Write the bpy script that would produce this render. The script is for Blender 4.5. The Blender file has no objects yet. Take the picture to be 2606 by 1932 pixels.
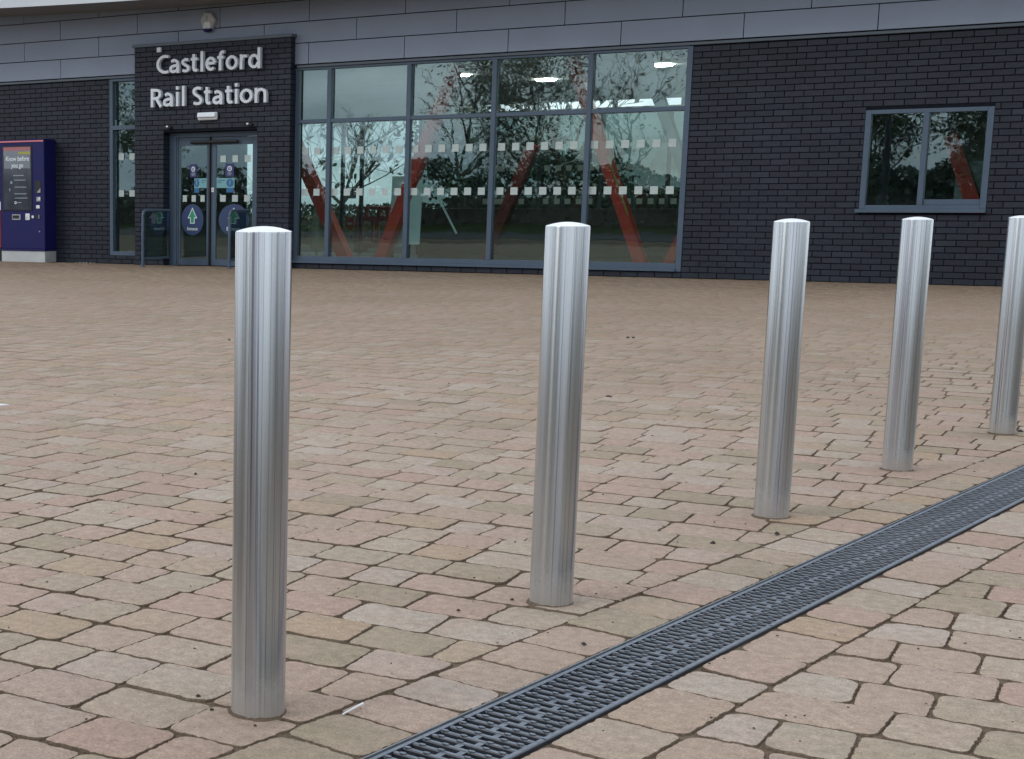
import bpy, math, random
from mathutils import Vector, Matrix, noise as mnoise

R = math.radians
rng = random.Random(7)
scene = bpy.context.scene
COL = scene.collection

# ------------------------------------------------------------------ camera
CAM = Vector((13.759, -20.212, 0.913))
cd = bpy.data.cameras.new('camera')
cam = bpy.data.objects.new('camera', cd)
COL.objects.link(cam)
cam.location = CAM
cam.rotation_euler = (R(90) - 0.16592, 0.0, 0.59767)
cd.sensor_width = 36.0
cd.lens = 3838.08 / 2606 * 36.0
cd.shift_x = (1303 - 377.24) / 2606
cd.shift_y = (1169.76 - 966) / 2606
cd.clip_start = 0.05
cd.clip_end = 600
scene.camera = cam

# ------------------------------------------------------------------ world / sun
SUN_DIR = Vector((0.62, 0.80, -0.80)).normalized()
world = bpy.data.worlds.new('World')
scene.world = world
world.use_nodes = True
wt = world.node_tree
for n in list(wt.nodes):
    wt.nodes.remove(n)
wo = wt.nodes.new('ShaderNodeOutputWorld')
bg = wt.nodes.new('ShaderNodeBackground')
bg.inputs['Strength'].default_value = 0.1
sky = wt.nodes.new('ShaderNodeTexSky')
sky.sky_type = 'NISHITA'
sky.sun_disc = False
sky.sun_elevation = math.asin(-SUN_DIR.z)
sky.sun_rotation = math.atan2(-SUN_DIR.x, -SUN_DIR.y)
sky.air_density = 1.0
tc = wt.nodes.new('ShaderNodeTexCoord')
mp = wt.nodes.new('ShaderNodeMapping')
mp.inputs['Scale'].default_value = (1.0, 1.0, 3.2)
n1 = wt.nodes.new('ShaderNodeTexNoise')
n1.inputs['Scale'].default_value = 2.3
n1.inputs['Detail'].default_value = 6
n1.inputs['Roughness'].default_value = 0.55
r1 = wt.nodes.new('ShaderNodeValToRGB')          # cloud cover
r1.color_ramp.elements[0].position = 0.30
r1.color_ramp.elements[0].color = (0.45, 0.45, 0.45, 1)
r1.color_ramp.elements[1].position = 0.46
r1.color_ramp.elements[1].color = (1, 1, 1, 1)
n2 = wt.nodes.new('ShaderNodeTexNoise')
n2.inputs['Scale'].default_value = 5.2
n2.inputs['Detail'].default_value = 8
r2 = wt.nodes.new('ShaderNodeValToRGB')          # cloud brightness
r2.color_ramp.elements[0].position = 0.36
r2.color_ramp.elements[0].color = (6.0, 6.9, 8.0, 1)
r2.color_ramp.elements[1].position = 0.66
r2.color_ramp.elements[1].color = (15.5, 16.4, 17.6, 1)
mx = wt.nodes.new('ShaderNodeMix')
mx.data_type = 'RGBA'
L = wt.links.new
L(tc.outputs['Generated'], mp.inputs['Vector'])
L(mp.outputs['Vector'], n1.inputs['Vector'])
L(mp.outputs['Vector'], n2.inputs['Vector'])
L(n1.outputs['Fac'], r1.inputs['Fac'])
L(n2.outputs['Fac'], r2.inputs['Fac'])
L(r1.outputs['Color'], mx.inputs[0])
L(sky.outputs['Color'], mx.inputs[6])
L(r2.outputs['Color'], mx.inputs[7])
L(mx.outputs[2], bg.inputs['Color'])
L(bg.outputs['Background'], wo.inputs['Surface'])

sd = bpy.data.lights.new('sun', 'SUN')
sd.energy = 0.8
sd.angle = R(22)
sd.color = (1.0, 0.96, 0.90)
sun = bpy.data.objects.new('sun', sd)
COL.objects.link(sun)
sun.location = (0, -30, 30)
sun.rotation_euler = SUN_DIR.to_track_quat('-Z', 'Y').to_euler()

scene.view_settings.view_transform = 'Standard'
scene.view_settings.look = 'None'
scene.view_settings.gamma = 1
scene.view_settings.exposure = 0.0
scene.view_settings.use_curve_mapping = False
scene.cycles.use_denoising = True
scene.cycles.denoising_prefilter = 'ACCURATE'
scene.cycles.max_bounces = 10
scene.cycles.transparent_max_bounces = 16
scene.cycles.caustics_reflective = False
scene.cycles.caustics_refractive = False


# ------------------------------------------------------------------ helpers
def vn(p, s=1.0, seed=0.0):
    return mnoise.noise(Vector((p[0] * s + seed, p[1] * s - seed * 0.7, (p[2] if len(p) > 2 else 0) * s + seed * 0.3)))


class MB:
    def __init__(self):
        self.v, self.f, self.t = [], [], []
        self.smooth = False

    def add(self, vs, fs, tone=None):
        o = len(self.v)
        self.v += [tuple(p) for p in vs]
        self.f += [tuple(i + o for i in f) for f in fs]
        if tone is not None:
            self.t += [tone] * len(fs)
        return self

    def box(self, a, b, tone=None, ch=0.0):
        x0, y0, z0 = a
        x1, y1, z1 = b
        if ch <= 0:
            vs = [(x0, y0, z0), (x1, y0, z0), (x1, y1, z0), (x0, y1, z0), (x0, y0, z1), (x1, y0, z1), (x1, y1, z1), (x0, y1, z1)]
            fs = [(0, 3, 2, 1), (4, 5, 6, 7), (0, 1, 5, 4), (1, 2, 6, 5), (2, 3, 7, 6), (3, 0, 4, 7)]
            return self.add(vs, fs, tone)
        c = ch
        vs, idx = [], {}
        for i, x in enumerate((x0, x1)):
            for j, y in enumerate((y0, y1)):
                for k, z in enumerate((z0, z1)):
                    sx, sy, sz = (1 - 2 * i) * c, (1 - 2 * j) * c, (1 - 2 * k) * c
                    idx[(i, j, k, 0)] = len(vs); vs.append((x, y + sy, z + sz))
                    idx[(i, j, k, 1)] = len(vs); vs.append((x + sx, y, z + sz))
                    idx[(i, j, k, 2)] = len(vs); vs.append((x + sx, y + sy, z))
        g = lambda i, j, k, a: idx[(i, j, k, a)]
        fs = [(g(0, 0, 0, 0), g(0, 0, 1, 0), g(0, 1, 1, 0), g(0, 1, 0, 0)), (g(1, 0, 0, 0), g(1, 1, 0, 0), g(1, 1, 1, 0), g(1, 0, 1, 0)),
              (g(0, 0, 0, 1), g(1, 0, 0, 1), g(1, 0, 1, 1), g(0, 0, 1, 1)), (g(0, 1, 0, 1), g(0, 1, 1, 1), g(1, 1, 1, 1), g(1, 1, 0, 1)),
              (g(0, 0, 0, 2), g(0, 1, 0, 2), g(1, 1, 0, 2), g(1, 0, 0, 2)), (g(0, 0, 1, 2), g(1, 0, 1, 2), g(1, 1, 1, 2), g(0, 1, 1, 2))]
        for j in (0, 1):
            for k in (0, 1):
                q = (g(0, j, k, 1), g(1, j, k, 1), g(1, j, k, 2), g(0, j, k, 2))
                fs.append(q if (j + k) % 2 else q[::-1])
        for i in (0, 1):
            for k in (0, 1):
                q = (g(i, 0, k, 0), g(i, 1, k, 0), g(i, 1, k, 2), g(i, 0, k, 2))
                fs.append(q[::-1] if (i + k) % 2 else q)
        for i in (0, 1):
            for j in (0, 1):
                q = (g(i, j, 0, 0), g(i, j, 1, 0), g(i, j, 1, 1), g(i, j, 0, 1))
                fs.append(q if (i + j) % 2 else q[::-1])
        for i in (0, 1):
            for j in (0, 1):
                for k in (0, 1):
                    q = (g(i, j, k, 0), g(i, j, k, 1), g(i, j, k, 2))
                    fs.append(q if (i + j + k) % 2 == 0 else q[::-1])
        return self.add(vs, fs, tone)

    def prism(self, pts, y0, y1, tone=None):
        """outline in x,z (counter-clockwise seen from -y) from y0 (front) to y1"""
        n = len(pts)
        vs = [(p[0], y0, p[1]) for p in pts] + [(p[0], y1, p[1]) for p in pts]
        fs = [tuple(range(n)), tuple(range(2 * n - 1, n - 1, -1))]
        fs += [(i, i + n, (i + 1) % n + n, (i + 1) % n) for i in range(n)]
        return self.add(vs, fs, tone)

    def tube(self, pts, rads, seg=8, caps=True, tone=None):
        pts = [Vector(p) for p in pts]
        if not isinstance(rads, (list, tuple)):
            rads = [rads] * len(pts)
        vs, fs = [], []
        up = Vector((0.137, 0.21, 1)).normalized()
        for i, p in enumerate(pts):
            d = (pts[min(i + 1, len(pts) - 1)] - pts[max(i - 1, 0)]).normalized()
            u = d.cross(up)
            if u.length < 0.05:
                u = d.cross(Vector((1, 0, 0)))
            u.normalize()
            w = u.cross(d).normalized()
            for k in range(seg):
                a = 2 * math.pi * k / seg
                vs.append(p + (u * math.cos(a) + w * math.sin(a)) * rads[i])
        for i in range(len(pts) - 1):
            for k in range(seg):
                a, b = i * seg + k, i * seg + (k + 1) % seg
                fs.append((a, b, b + seg, a + seg))
        if caps:
            fs.append(tuple(range(seg - 1, -1, -1)))
            fs.append(tuple(range((len(pts) - 1) * seg, len(pts) * seg)))
        return self.add(vs, fs, tone)

    def lathe(self, prof, c=(0, 0, 0), seg=48, cap_top=True, cap_bot=False):
        vs, fs = [], []
        for r, z in prof:
            for k in range(seg):
                a = 2 * math.pi * k / seg
                vs.append((c[0] + r * math.cos(a), c[1] + r * math.sin(a), c[2] + z))
        for i in range(len(prof) - 1):
            for k in range(seg):
                a, b = i * seg + k, i * seg + (k + 1) % seg
                fs.append((a, b, b + seg, a + seg))
        if cap_top:
            fs.append(tuple(range((len(prof) - 1) * seg, len(prof) * seg)))
        if cap_bot:
            fs.append(tuple(range(seg - 1, -1, -1)))
        return self.add(vs, fs)

    def mesh(self, name, off=Vector((0, 0, 0))):
        me = bpy.data.meshes.new(name)
        me.from_pydata([(p[0] - off[0], p[1] - off[1], p[2] - off[2]) for p in self.v], [], self.f)
        if self.t and len(self.t) == len(self.f):
            at = me.attributes.new('tone', 'FLOAT', 'FACE')
            at.data.foreach_set('value', self.t)
        if self.smooth:
            me.polygons.foreach_set('use_smooth', [True] * len(me.polygons))
        me.update()
        return me


ORG = {}


def thing(name, label, cat, loc=(0, 0, 0), group=None):
    o = bpy.data.objects.new(name, None)
    o.empty_display_size = 0.1
    COL.objects.link(o)
    o.location = loc
    ORG[o.name] = Vector(loc)
    o['label'] = label
    o['category'] = cat
    if group:
        o['group'] = group
    return o


def put(name, mb, mat, parent=None, kind=None, sharp=None):
    """one mesh object, vertices given in world coordinates"""
    off = ORG[parent.name] if parent is not None else Vector((0, 0, 0))
    me = mb.mesh(name, off)
    if mat is not None:
        me.materials.append(mat)
    o = bpy.data.objects.new(name, me)
    COL.objects.link(o)
    if parent is not None:
        o.parent = parent
    ORG[o.name] = off
    if kind:
        o['kind'] = kind
    if sharp is not None:
        me.polygons.foreach_set('use_smooth', [True] * len(me.polygons))
        me.set_sharp_from_angle(angle=R(sharp))
    return o


def box(name, a, b, mat, parent=None, ch=0.0, kind=None):
    return put(name, MB().box(a, b, ch=ch), mat, parent, kind)


def inst(name, me, loc, parent, rotz=0.0):
    """object sharing a mesh whose vertices are local"""
    o = bpy.data.objects.new(name, me)
    COL.objects.link(o)
    o.location = Vector(loc) - (ORG[parent.name] if parent else Vector((0, 0, 0)))
    o.rotation_euler = (0, 0, rotz)
    o.parent = parent
    return o


def label(o, text, cat=None, group=None):
    o['label'] = text
    if cat:
        o['category'] = cat
    if group:
        o['group'] = group
    return o


def text(name, body, x, y, z, size, mat, parent, align='CENTER', ext=0.001, offset=0.0, shear=0.0, sx=1.0):
    c = bpy.data.curves.new(name, 'FONT')
    c.body = body
    c.size = size
    c.align_x = align
    c.extrude = ext
    c.offset = offset
    c.shear = shear
    c.resolution_u = 3
    c.materials.append(mat)
    o = bpy.data.objects.new(name, c)
    COL.objects.link(o)
    o.rotation_euler = (R(90), 0, 0)
    o.scale = (sx, 1, 1)
    o.location = Vector((x, y, z)) - (ORG[parent.name] if parent else Vector((0, 0, 0)))
    bpy.context.view_layer.update()
    dg = bpy.context.evaluated_depsgraph_get()
    me = bpy.data.meshes.new_from_object(o.evaluated_get(dg))
    me.name = name
    loc, rot, scl = o.location.copy(), o.rotation_euler.copy(), o.scale.copy()
    bpy.data.objects.remove(o)
    o = bpy.data.objects.new(name, me)
    COL.objects.link(o)
    o.location, o.rotation_euler, o.scale = loc, rot, scl
    o.parent = parent
    return o


# ------------------------------------------------------------------ materials
def mat(name, col, rough=0.5, metal=0.0, spec=0.5, emit=None, estr=0.0):
    m = bpy.data.materials.new(name)
    m.use_nodes = True
    b = m.node_tree.nodes['Principled BSDF']
    b.inputs['Base Color'].default_value = (*col, 1)
    b.inputs['Roughness'].default_value = rough
    b.inputs['Metallic'].default_value = metal
    b.inputs['Specular IOR Level'].default_value = spec
    if emit:
        b.inputs['Emission Color'].default_value = (*emit, 1)
        b.inputs['Emission Strength'].default_value = estr
    return m


def N(m, typ, **kw):
    n = m.node_tree.nodes.new(typ)
    for k, v in kw.items():
        if k in n.inputs:
            n.inputs[k].default_value = v
        else:
            setattr(n, k, v)
    return n


def lk(m, a, b):
    m.node_tree.links.new(a, b)


def noisy(m, col, amount=0.15, scale=3.0, detail=5, bump=0.0, bscale=80.0, stretch=(1, 1, 1), rvar=0.0):
    """vary base colour by noise and add fine bump"""
    b = m.node_tree.nodes['Principled BSDF']
    t = N(m, 'ShaderNodeTexCoord')
    p = N(m, 'ShaderNodeMapping')
    p.inputs['Scale'].default_value = stretch
    lk(m, t.outputs['Object'], p.inputs['Vector'])
    n = N(m, 'ShaderNodeTexNoise', Scale=scale, Detail=detail)
    lk(m, p.outputs['Vector'], n.inputs['Vector'])
    r = N(m, 'ShaderNodeValToRGB')
    r.color_ramp.elements[0].position = 0.3
    r.color_ramp.elements[1].position = 0.7
    r.color_ramp.elements[0].color = (*[c * (1 - amount) for c in col], 1)
    r.color_ramp.elements[1].color = (*[c * (1 + amount) for c in col], 1)
    lk(m, n.outputs['Fac'], r.inputs['Fac'])
    lk(m, r.outputs['Color'], b.inputs['Base Color'])
    if rvar:
        mr = N(m, 'ShaderNodeMapRange')
        r0 = b.inputs['Roughness'].default_value
        mr.inputs['To Min'].default_value = r0 - rvar
        mr.inputs['To Max'].default_value = r0 + rvar
        lk(m, n.outputs['Fac'], mr.inputs['Value'])
        lk(m, mr.outputs['Result'], b.inputs['Roughness'])
    if bump:
        n2_ = N(m, 'ShaderNodeTexNoise', Scale=bscale, Detail=4)
        lk(m, t.outputs['Object'], n2_.inputs['Vector'])
        bp = N(m, 'ShaderNodeBump', Strength=bump, Distance=0.004)
        lk(m, n2_.outputs['Fac'], bp.inputs['Height'])
        lk(m, bp.outputs['Normal'], b.inputs['Normal'])
    return m


def paver_mat():
    m = mat('paver_concrete', (0.35, 0.3, 0.25), 0.86, spec=0.25)
    b = m.node_tree.nodes['Principled BSDF']
    at = N(m, 'ShaderNodeAttribute', attribute_name='tone')
    geo = N(m, 'ShaderNodeNewGeometry')
    cr = N(m, 'ShaderNodeValToRGB')
    e = cr.color_ramp.elements
    stops = [(0.0, (0.298, 0.245, 0.172)), (0.13, (0.342, 0.282, 0.207)), (0.27, (0.404, 0.297, 0.240)), (0.40, (0.378, 0.266, 0.212)),
             (0.54, (0.384, 0.310, 0.238)), (0.68, (0.406, 0.344, 0.286)), (0.80, (0.392, 0.300, 0.250)), (0.90, (0.378, 0.277, 0.190)), (1.0, (0.356, 0.298, 0.230))]
    e[0].position, e[0].color = stops[0][0], (*stops[0][1], 1)
    e[1].position, e[1].color = stops[-1][0], (*stops[-1][1], 1)
    for pos, c in stops[1:-1]:
        k = e.new(pos)
        k.color = (*c, 1)
    lk(m, at.outputs['Fac'], cr.inputs['Fac'])
    # cloudy blends inside a stone
    nb = N(m, 'ShaderNodeTexNoise', Scale=9.0, Detail=4)
    lk(m, geo.outputs['Position'], nb.inputs['Vector'])
    hs = N(m, 'ShaderNodeMix', data_type='RGBA', blend_type='MIX')
    nbr = N(m, 'ShaderNodeMapRange')
    nbr.inputs['From Min'].default_value = 0.42
    nbr.inputs['From Max'].default_value = 0.75
    nbr.inputs['To Max'].default_value = 0.7
    lk(m, nb.outputs['Fac'], nbr.inputs['Value'])
    lk(m, nbr.outputs['Result'], hs.inputs[0])
    lk(m, cr.outputs['Color'], hs.inputs[6])
    hs.inputs[7].default_value = (0.374, 0.280, 0.218, 1)
    # sand / dirt drift over large areas
    nl = N(m, 'ShaderNodeTexNoise', Scale=0.55, Detail=5, Roughness=0.6)
    lk(m, geo.outputs['Position'], nl.inputs['Vector'])
    rl = N(m, 'ShaderNodeMapRange')
    rl.inputs['From Min'].default_value = 0.38
    rl.inputs['From Max'].default_value = 0.68
    rl.inputs['To Max'].default_value = 0.45
    lk(m, nl.outputs['Fac'], rl.inputs['Value'])
    sa = N(m, 'ShaderNodeMix', data_type='RGBA')
    # browner and darker towards the building
    sx = N(m, 'ShaderNodeSeparateXYZ')
    lk(m, geo.outputs['Position'], sx.inputs[0])
    ry = N(m, 'ShaderNodeMapRange')
    ry.inputs['From Min'].default_value = -15.0
    ry.inputs['From Max'].default_value = -1.0
    ry.inputs['To Max'].default_value = 0.85
    lk(m, sx.outputs['Y'], ry.inputs['Value'])
    mxm = N(m, 'ShaderNodeMath', operation='MULTIPLY_ADD')
    mxm.use_clamp = True
    lk(m, rl.outputs['Result'], mxm.inputs[0])
    mxm.inputs[1].default_value = 0.6
    lk(m, ry.outputs['Result'], mxm.inputs[2])
    lk(m, mxm.outputs[0], sa.inputs[0])
    lk(m, hs.outputs[2], sa.inputs[6])
    sa.inputs[7].default_value = (0.212, 0.152, 0.102, 1)
    # fine aggregate speckle
    nf = N(m, 'ShaderNodeTexNoise', Scale=240.0, Detail=4, Roughness=0.75)
    lk(m, geo.outputs['Position'], nf.inputs['Vector'])
    rf = N(m, 'ShaderNodeMapRange')
    rf.inputs['From Min'].default_value = 0.3
    rf.inputs['From Max'].default_value = 0.7
    rf.inputs['To Min'].default_value = 0.66
    rf.inputs['To Max'].default_value = 1.34
    lk(m, nf.outputs['Fac'], rf.inputs['Value'])
    nm = N(m, 'ShaderNodeTexNoise', Scale=38.0, Detail=5, Roughness=0.65)
    lk(m, geo.outputs['Position'], nm.inputs['Vector'])
    rm = N(m, 'ShaderNodeMapRange')
    rm.inputs['From Min'].default_value = 0.3
    rm.inputs['From Max'].default_value = 0.7
    rm.inputs['To Min'].default_value = 0.80
    rm.inputs['To Max'].default_value = 1.16
    lk(m, nm.outputs['Fac'], rm.inputs['Value'])
    mu = N(m, 'ShaderNodeMath', operation='MULTIPLY')
    lk(m, rf.outputs['Result'], mu.inputs[0])
    lk(m, rm.outputs['Result'], mu.inputs[1])
    vo = N(m, 'ShaderNodeTexVoronoi', Scale=70.0)
    lk(m, geo.outputs['Position'], vo.inputs['Vector'])
    vr = N(m, 'ShaderNodeMapRange')
    vr.inputs['From Min'].default_value = 0.06
    vr.inputs['From Max'].default_value = 0.16
    vr.inputs['To Min'].default_value = 0.72
    vr.inputs['To Max'].default_value = 1.0
    lk(m, vo.outputs['Distance'], vr.inputs['Value'])
    mu2 = N(m, 'ShaderNodeMath', operation='MULTIPLY')
    lk(m, mu.outputs[0], mu2.inputs[0])
    lk(m, vr.outputs['Result'], mu2.inputs[1])
    fin = N(m, 'ShaderNodeMix', data_type='RGBA', blend_type='MULTIPLY')
    fin.inputs[0].default_value = 1.0
    lk(m, sa.outputs[2], fin.inputs[6])
    lk(m, mu2.outputs[0], fin.inputs[7])
    lk(m, fin.outputs[2], b.inputs['Base Color'])
    bp = N(m, 'ShaderNodeBump', Strength=0.55, Distance=0.003)
    ad = N(m, 'ShaderNodeMath', operation='ADD')
    lk(m, nf.outputs['Fac'], ad.inputs[0])
    lk(m, nm.outputs['Fac'], ad.inputs[1])
    lk(m, ad.outputs[0], bp.inputs['Height'])
    lk(m, bp.outputs['Normal'], b.inputs['Normal'])
    return m


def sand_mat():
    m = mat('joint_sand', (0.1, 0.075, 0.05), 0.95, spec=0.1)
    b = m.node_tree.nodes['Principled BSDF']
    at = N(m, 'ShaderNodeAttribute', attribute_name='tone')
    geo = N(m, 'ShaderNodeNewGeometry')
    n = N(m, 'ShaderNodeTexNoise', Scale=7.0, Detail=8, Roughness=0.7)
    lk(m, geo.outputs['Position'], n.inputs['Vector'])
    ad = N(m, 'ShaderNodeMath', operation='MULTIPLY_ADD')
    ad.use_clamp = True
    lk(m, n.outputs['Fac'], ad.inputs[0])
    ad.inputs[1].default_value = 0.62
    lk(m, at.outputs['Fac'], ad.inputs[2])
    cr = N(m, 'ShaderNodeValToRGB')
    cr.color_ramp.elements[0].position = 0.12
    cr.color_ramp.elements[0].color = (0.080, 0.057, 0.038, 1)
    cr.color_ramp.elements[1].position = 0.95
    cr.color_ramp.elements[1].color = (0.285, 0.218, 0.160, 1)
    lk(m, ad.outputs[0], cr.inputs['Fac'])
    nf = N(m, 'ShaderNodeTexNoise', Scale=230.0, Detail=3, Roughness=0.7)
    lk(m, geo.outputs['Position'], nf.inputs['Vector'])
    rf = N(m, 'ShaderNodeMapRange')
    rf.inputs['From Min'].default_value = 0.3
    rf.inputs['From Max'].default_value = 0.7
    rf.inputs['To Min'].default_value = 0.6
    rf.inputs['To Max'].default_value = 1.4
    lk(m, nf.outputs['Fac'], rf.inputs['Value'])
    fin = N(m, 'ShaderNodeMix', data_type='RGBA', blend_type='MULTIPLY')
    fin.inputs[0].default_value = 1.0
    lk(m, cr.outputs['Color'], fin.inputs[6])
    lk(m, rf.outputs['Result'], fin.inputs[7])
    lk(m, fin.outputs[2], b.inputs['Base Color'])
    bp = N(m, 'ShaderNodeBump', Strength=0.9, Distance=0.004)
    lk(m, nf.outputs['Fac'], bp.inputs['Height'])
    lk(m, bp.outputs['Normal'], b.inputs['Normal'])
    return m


def brick_mat():
    m = mat('blue_black_brick', (0.04, 0.042, 0.05), 0.55, spec=0.35)
    b = m.node_tree.nodes['Principled BSDF']
    at = N(m, 'ShaderNodeAttribute', attribute_name='tone')
    oi = N(m, 'ShaderNodeObjectInfo')
    ad = N(m, 'ShaderNodeMath', operation='ADD')
    lk(m, at.outputs['Fac'], ad.inputs[0])
    lk(m, oi.outputs['Random'], ad.inputs[1])
    fr = N(m, 'ShaderNodeMath', operation='FRACT')
    lk(m, ad.outputs[0], fr.inputs[0])
    cr = N(m, 'ShaderNodeValToRGB')
    e = cr.color_ramp.elements
    e[0].color = (0.0108, 0.0150, 0.0258, 1)
    e[1].color = (0.0190, 0.0245, 0.0365, 1)
    for p, c in ((0.3, (0.0155, 0.0170, 0.0275)), (0.55, (0.0142, 0.0202, 0.0312)), (0.8, (0.0180, 0.0205, 0.0325))):
        k = e.new(p)
        k.color = (*c, 1)
    lk(m, fr.outputs[0], cr.inputs['Fac'])
    geo = N(m, 'ShaderNodeNewGeometry')
    n = N(m, 'ShaderNodeTexNoise', Scale=26.0, Detail=5)
    mpn = N(m, 'ShaderNodeMapping')
    mpn.inputs['Scale'].default_value = (0.5, 1, 1.4)
    lk(m, geo.outputs['Position'], mpn.inputs['Vector'])
    lk(m, mpn.outputs['Vector'], n.inputs['Vector'])
    rm = N(m, 'ShaderNodeMapRange')
    rm.inputs['From Min'].default_value = 0.3
    rm.inputs['From Max'].default_value = 0.7
    rm.inputs['To Min'].default_value = 0.8
    rm.inputs['To Max'].default_value = 1.22
    lk(m, n.outputs['Fac'], rm.inputs['Value'])
    fin = N(m, 'ShaderNodeMix', data_type='RGBA', blend_type='MULTIPLY')
    fin.inputs[0].default_value = 1.0
    nl = N(m, 'ShaderNodeTexNoise', Scale=0.9, Detail=5)
    lk(m, geo.outputs['Position'], nl.inputs['Vector'])
    rl = N(m, 'ShaderNodeMapRange')
    rl.inputs['From Min'].default_value = 0.3
    rl.inputs['From Max'].default_value = 0.7
    rl.inputs['To Min'].default_value = 0.82
    rl.inputs['To Max'].default_value = 1.2
    lk(m, nl.outputs['Fac'], rl.inputs['Value'])
    mul = N(m, 'ShaderNodeMath', operation='MULTIPLY')
    lk(m, rm.outputs['Result'], mul.inputs[0])
    lk(m, rl.outputs['Result'], mul.inputs[1])
    lk(m, cr.outputs['Color'], fin.inputs[6])
    lk(m, mul.outputs[0], fin.inputs[7])
    lk(m, fin.outputs[2], b.inputs['Base Color'])
    bp = N(m, 'ShaderNodeBump', Strength=0.3, Distance=0.003)
    lk(m, n.outputs['Fac'], bp.inputs['Height'])
    lk(m, bp.outputs['Normal'], b.inputs['Normal'])
    return m


def steel_mat():
    m = mat('brushed_stainless', (0.60, 0.60, 0.595), 0.2, metal=1.0)
    b = m.node_tree.nodes['Principled BSDF']
    b.inputs['Anisotropic'].default_value = 0.9
    b.inputs['Anisotropic Rotation'].default_value = 0.25
    tg = N(m, 'ShaderNodeTangent', direction_type='RADIAL', axis='Z')
    lk(m, tg.outputs['Tangent'], b.inputs['Tangent'])
    t = N(m, 'ShaderNodeTexCoord')
    mp_ = N(m, 'ShaderNodeMapping')
    mp_.inputs['Scale'].default_value = (60, 60, 0.35)
    lk(m, t.outputs['Object'], mp_.inputs['Vector'])
    n = N(m, 'ShaderNodeTexNoise', Scale=1.6, Detail=6, Roughness=0.65)
    lk(m, mp_.outputs['Vector'], n.inputs['Vector'])
    r = N(m, 'ShaderNodeMapRange')
    r.inputs['From Min'].default_value = 0.32
    r.inputs['From Max'].default_value = 0.68
    r.inputs['To Min'].default_value = 0.19
    r.inputs['To Max'].default_value = 0.26
    lk(m, n.outputs['Fac'], r.inputs['Value'])
    lk(m, r.outputs['Result'], b.inputs['Roughness'])
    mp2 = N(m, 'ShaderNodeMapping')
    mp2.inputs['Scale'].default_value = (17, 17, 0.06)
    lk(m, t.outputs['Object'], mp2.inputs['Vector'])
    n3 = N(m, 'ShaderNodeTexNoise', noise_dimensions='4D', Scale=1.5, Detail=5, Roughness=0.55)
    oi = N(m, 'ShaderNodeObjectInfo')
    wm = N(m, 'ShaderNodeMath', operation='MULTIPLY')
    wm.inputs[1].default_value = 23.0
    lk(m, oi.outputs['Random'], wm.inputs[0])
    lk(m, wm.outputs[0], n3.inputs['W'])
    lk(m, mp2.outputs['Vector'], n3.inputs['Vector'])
    cr = N(m, 'ShaderNodeValToRGB')  # dark and pale reflection bands painted into the steel colour
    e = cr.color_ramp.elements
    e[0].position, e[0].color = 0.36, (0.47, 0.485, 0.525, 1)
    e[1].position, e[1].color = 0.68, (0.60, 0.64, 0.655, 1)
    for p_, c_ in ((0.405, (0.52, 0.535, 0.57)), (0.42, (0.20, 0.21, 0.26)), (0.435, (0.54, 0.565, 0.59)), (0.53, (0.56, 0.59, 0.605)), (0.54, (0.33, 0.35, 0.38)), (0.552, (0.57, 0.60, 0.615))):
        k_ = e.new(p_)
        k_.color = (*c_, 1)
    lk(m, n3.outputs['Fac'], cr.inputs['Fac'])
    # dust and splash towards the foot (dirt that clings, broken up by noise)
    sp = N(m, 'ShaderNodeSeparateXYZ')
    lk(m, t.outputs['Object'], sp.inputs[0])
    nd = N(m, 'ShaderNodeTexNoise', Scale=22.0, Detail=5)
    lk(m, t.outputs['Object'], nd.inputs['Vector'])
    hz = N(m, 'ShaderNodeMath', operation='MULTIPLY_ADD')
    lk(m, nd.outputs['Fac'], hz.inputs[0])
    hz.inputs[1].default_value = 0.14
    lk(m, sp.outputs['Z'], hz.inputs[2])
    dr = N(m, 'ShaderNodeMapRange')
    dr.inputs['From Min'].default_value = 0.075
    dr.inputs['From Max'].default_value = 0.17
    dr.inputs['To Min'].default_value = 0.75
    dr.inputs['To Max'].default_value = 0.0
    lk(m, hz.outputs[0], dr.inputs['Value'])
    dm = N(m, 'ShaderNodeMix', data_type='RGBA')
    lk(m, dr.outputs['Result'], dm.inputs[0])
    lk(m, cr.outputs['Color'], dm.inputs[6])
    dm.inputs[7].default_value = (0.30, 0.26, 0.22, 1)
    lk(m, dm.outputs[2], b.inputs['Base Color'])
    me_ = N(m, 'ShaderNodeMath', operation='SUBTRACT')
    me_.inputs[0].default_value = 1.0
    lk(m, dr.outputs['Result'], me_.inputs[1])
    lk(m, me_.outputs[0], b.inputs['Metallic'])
    return m


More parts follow.
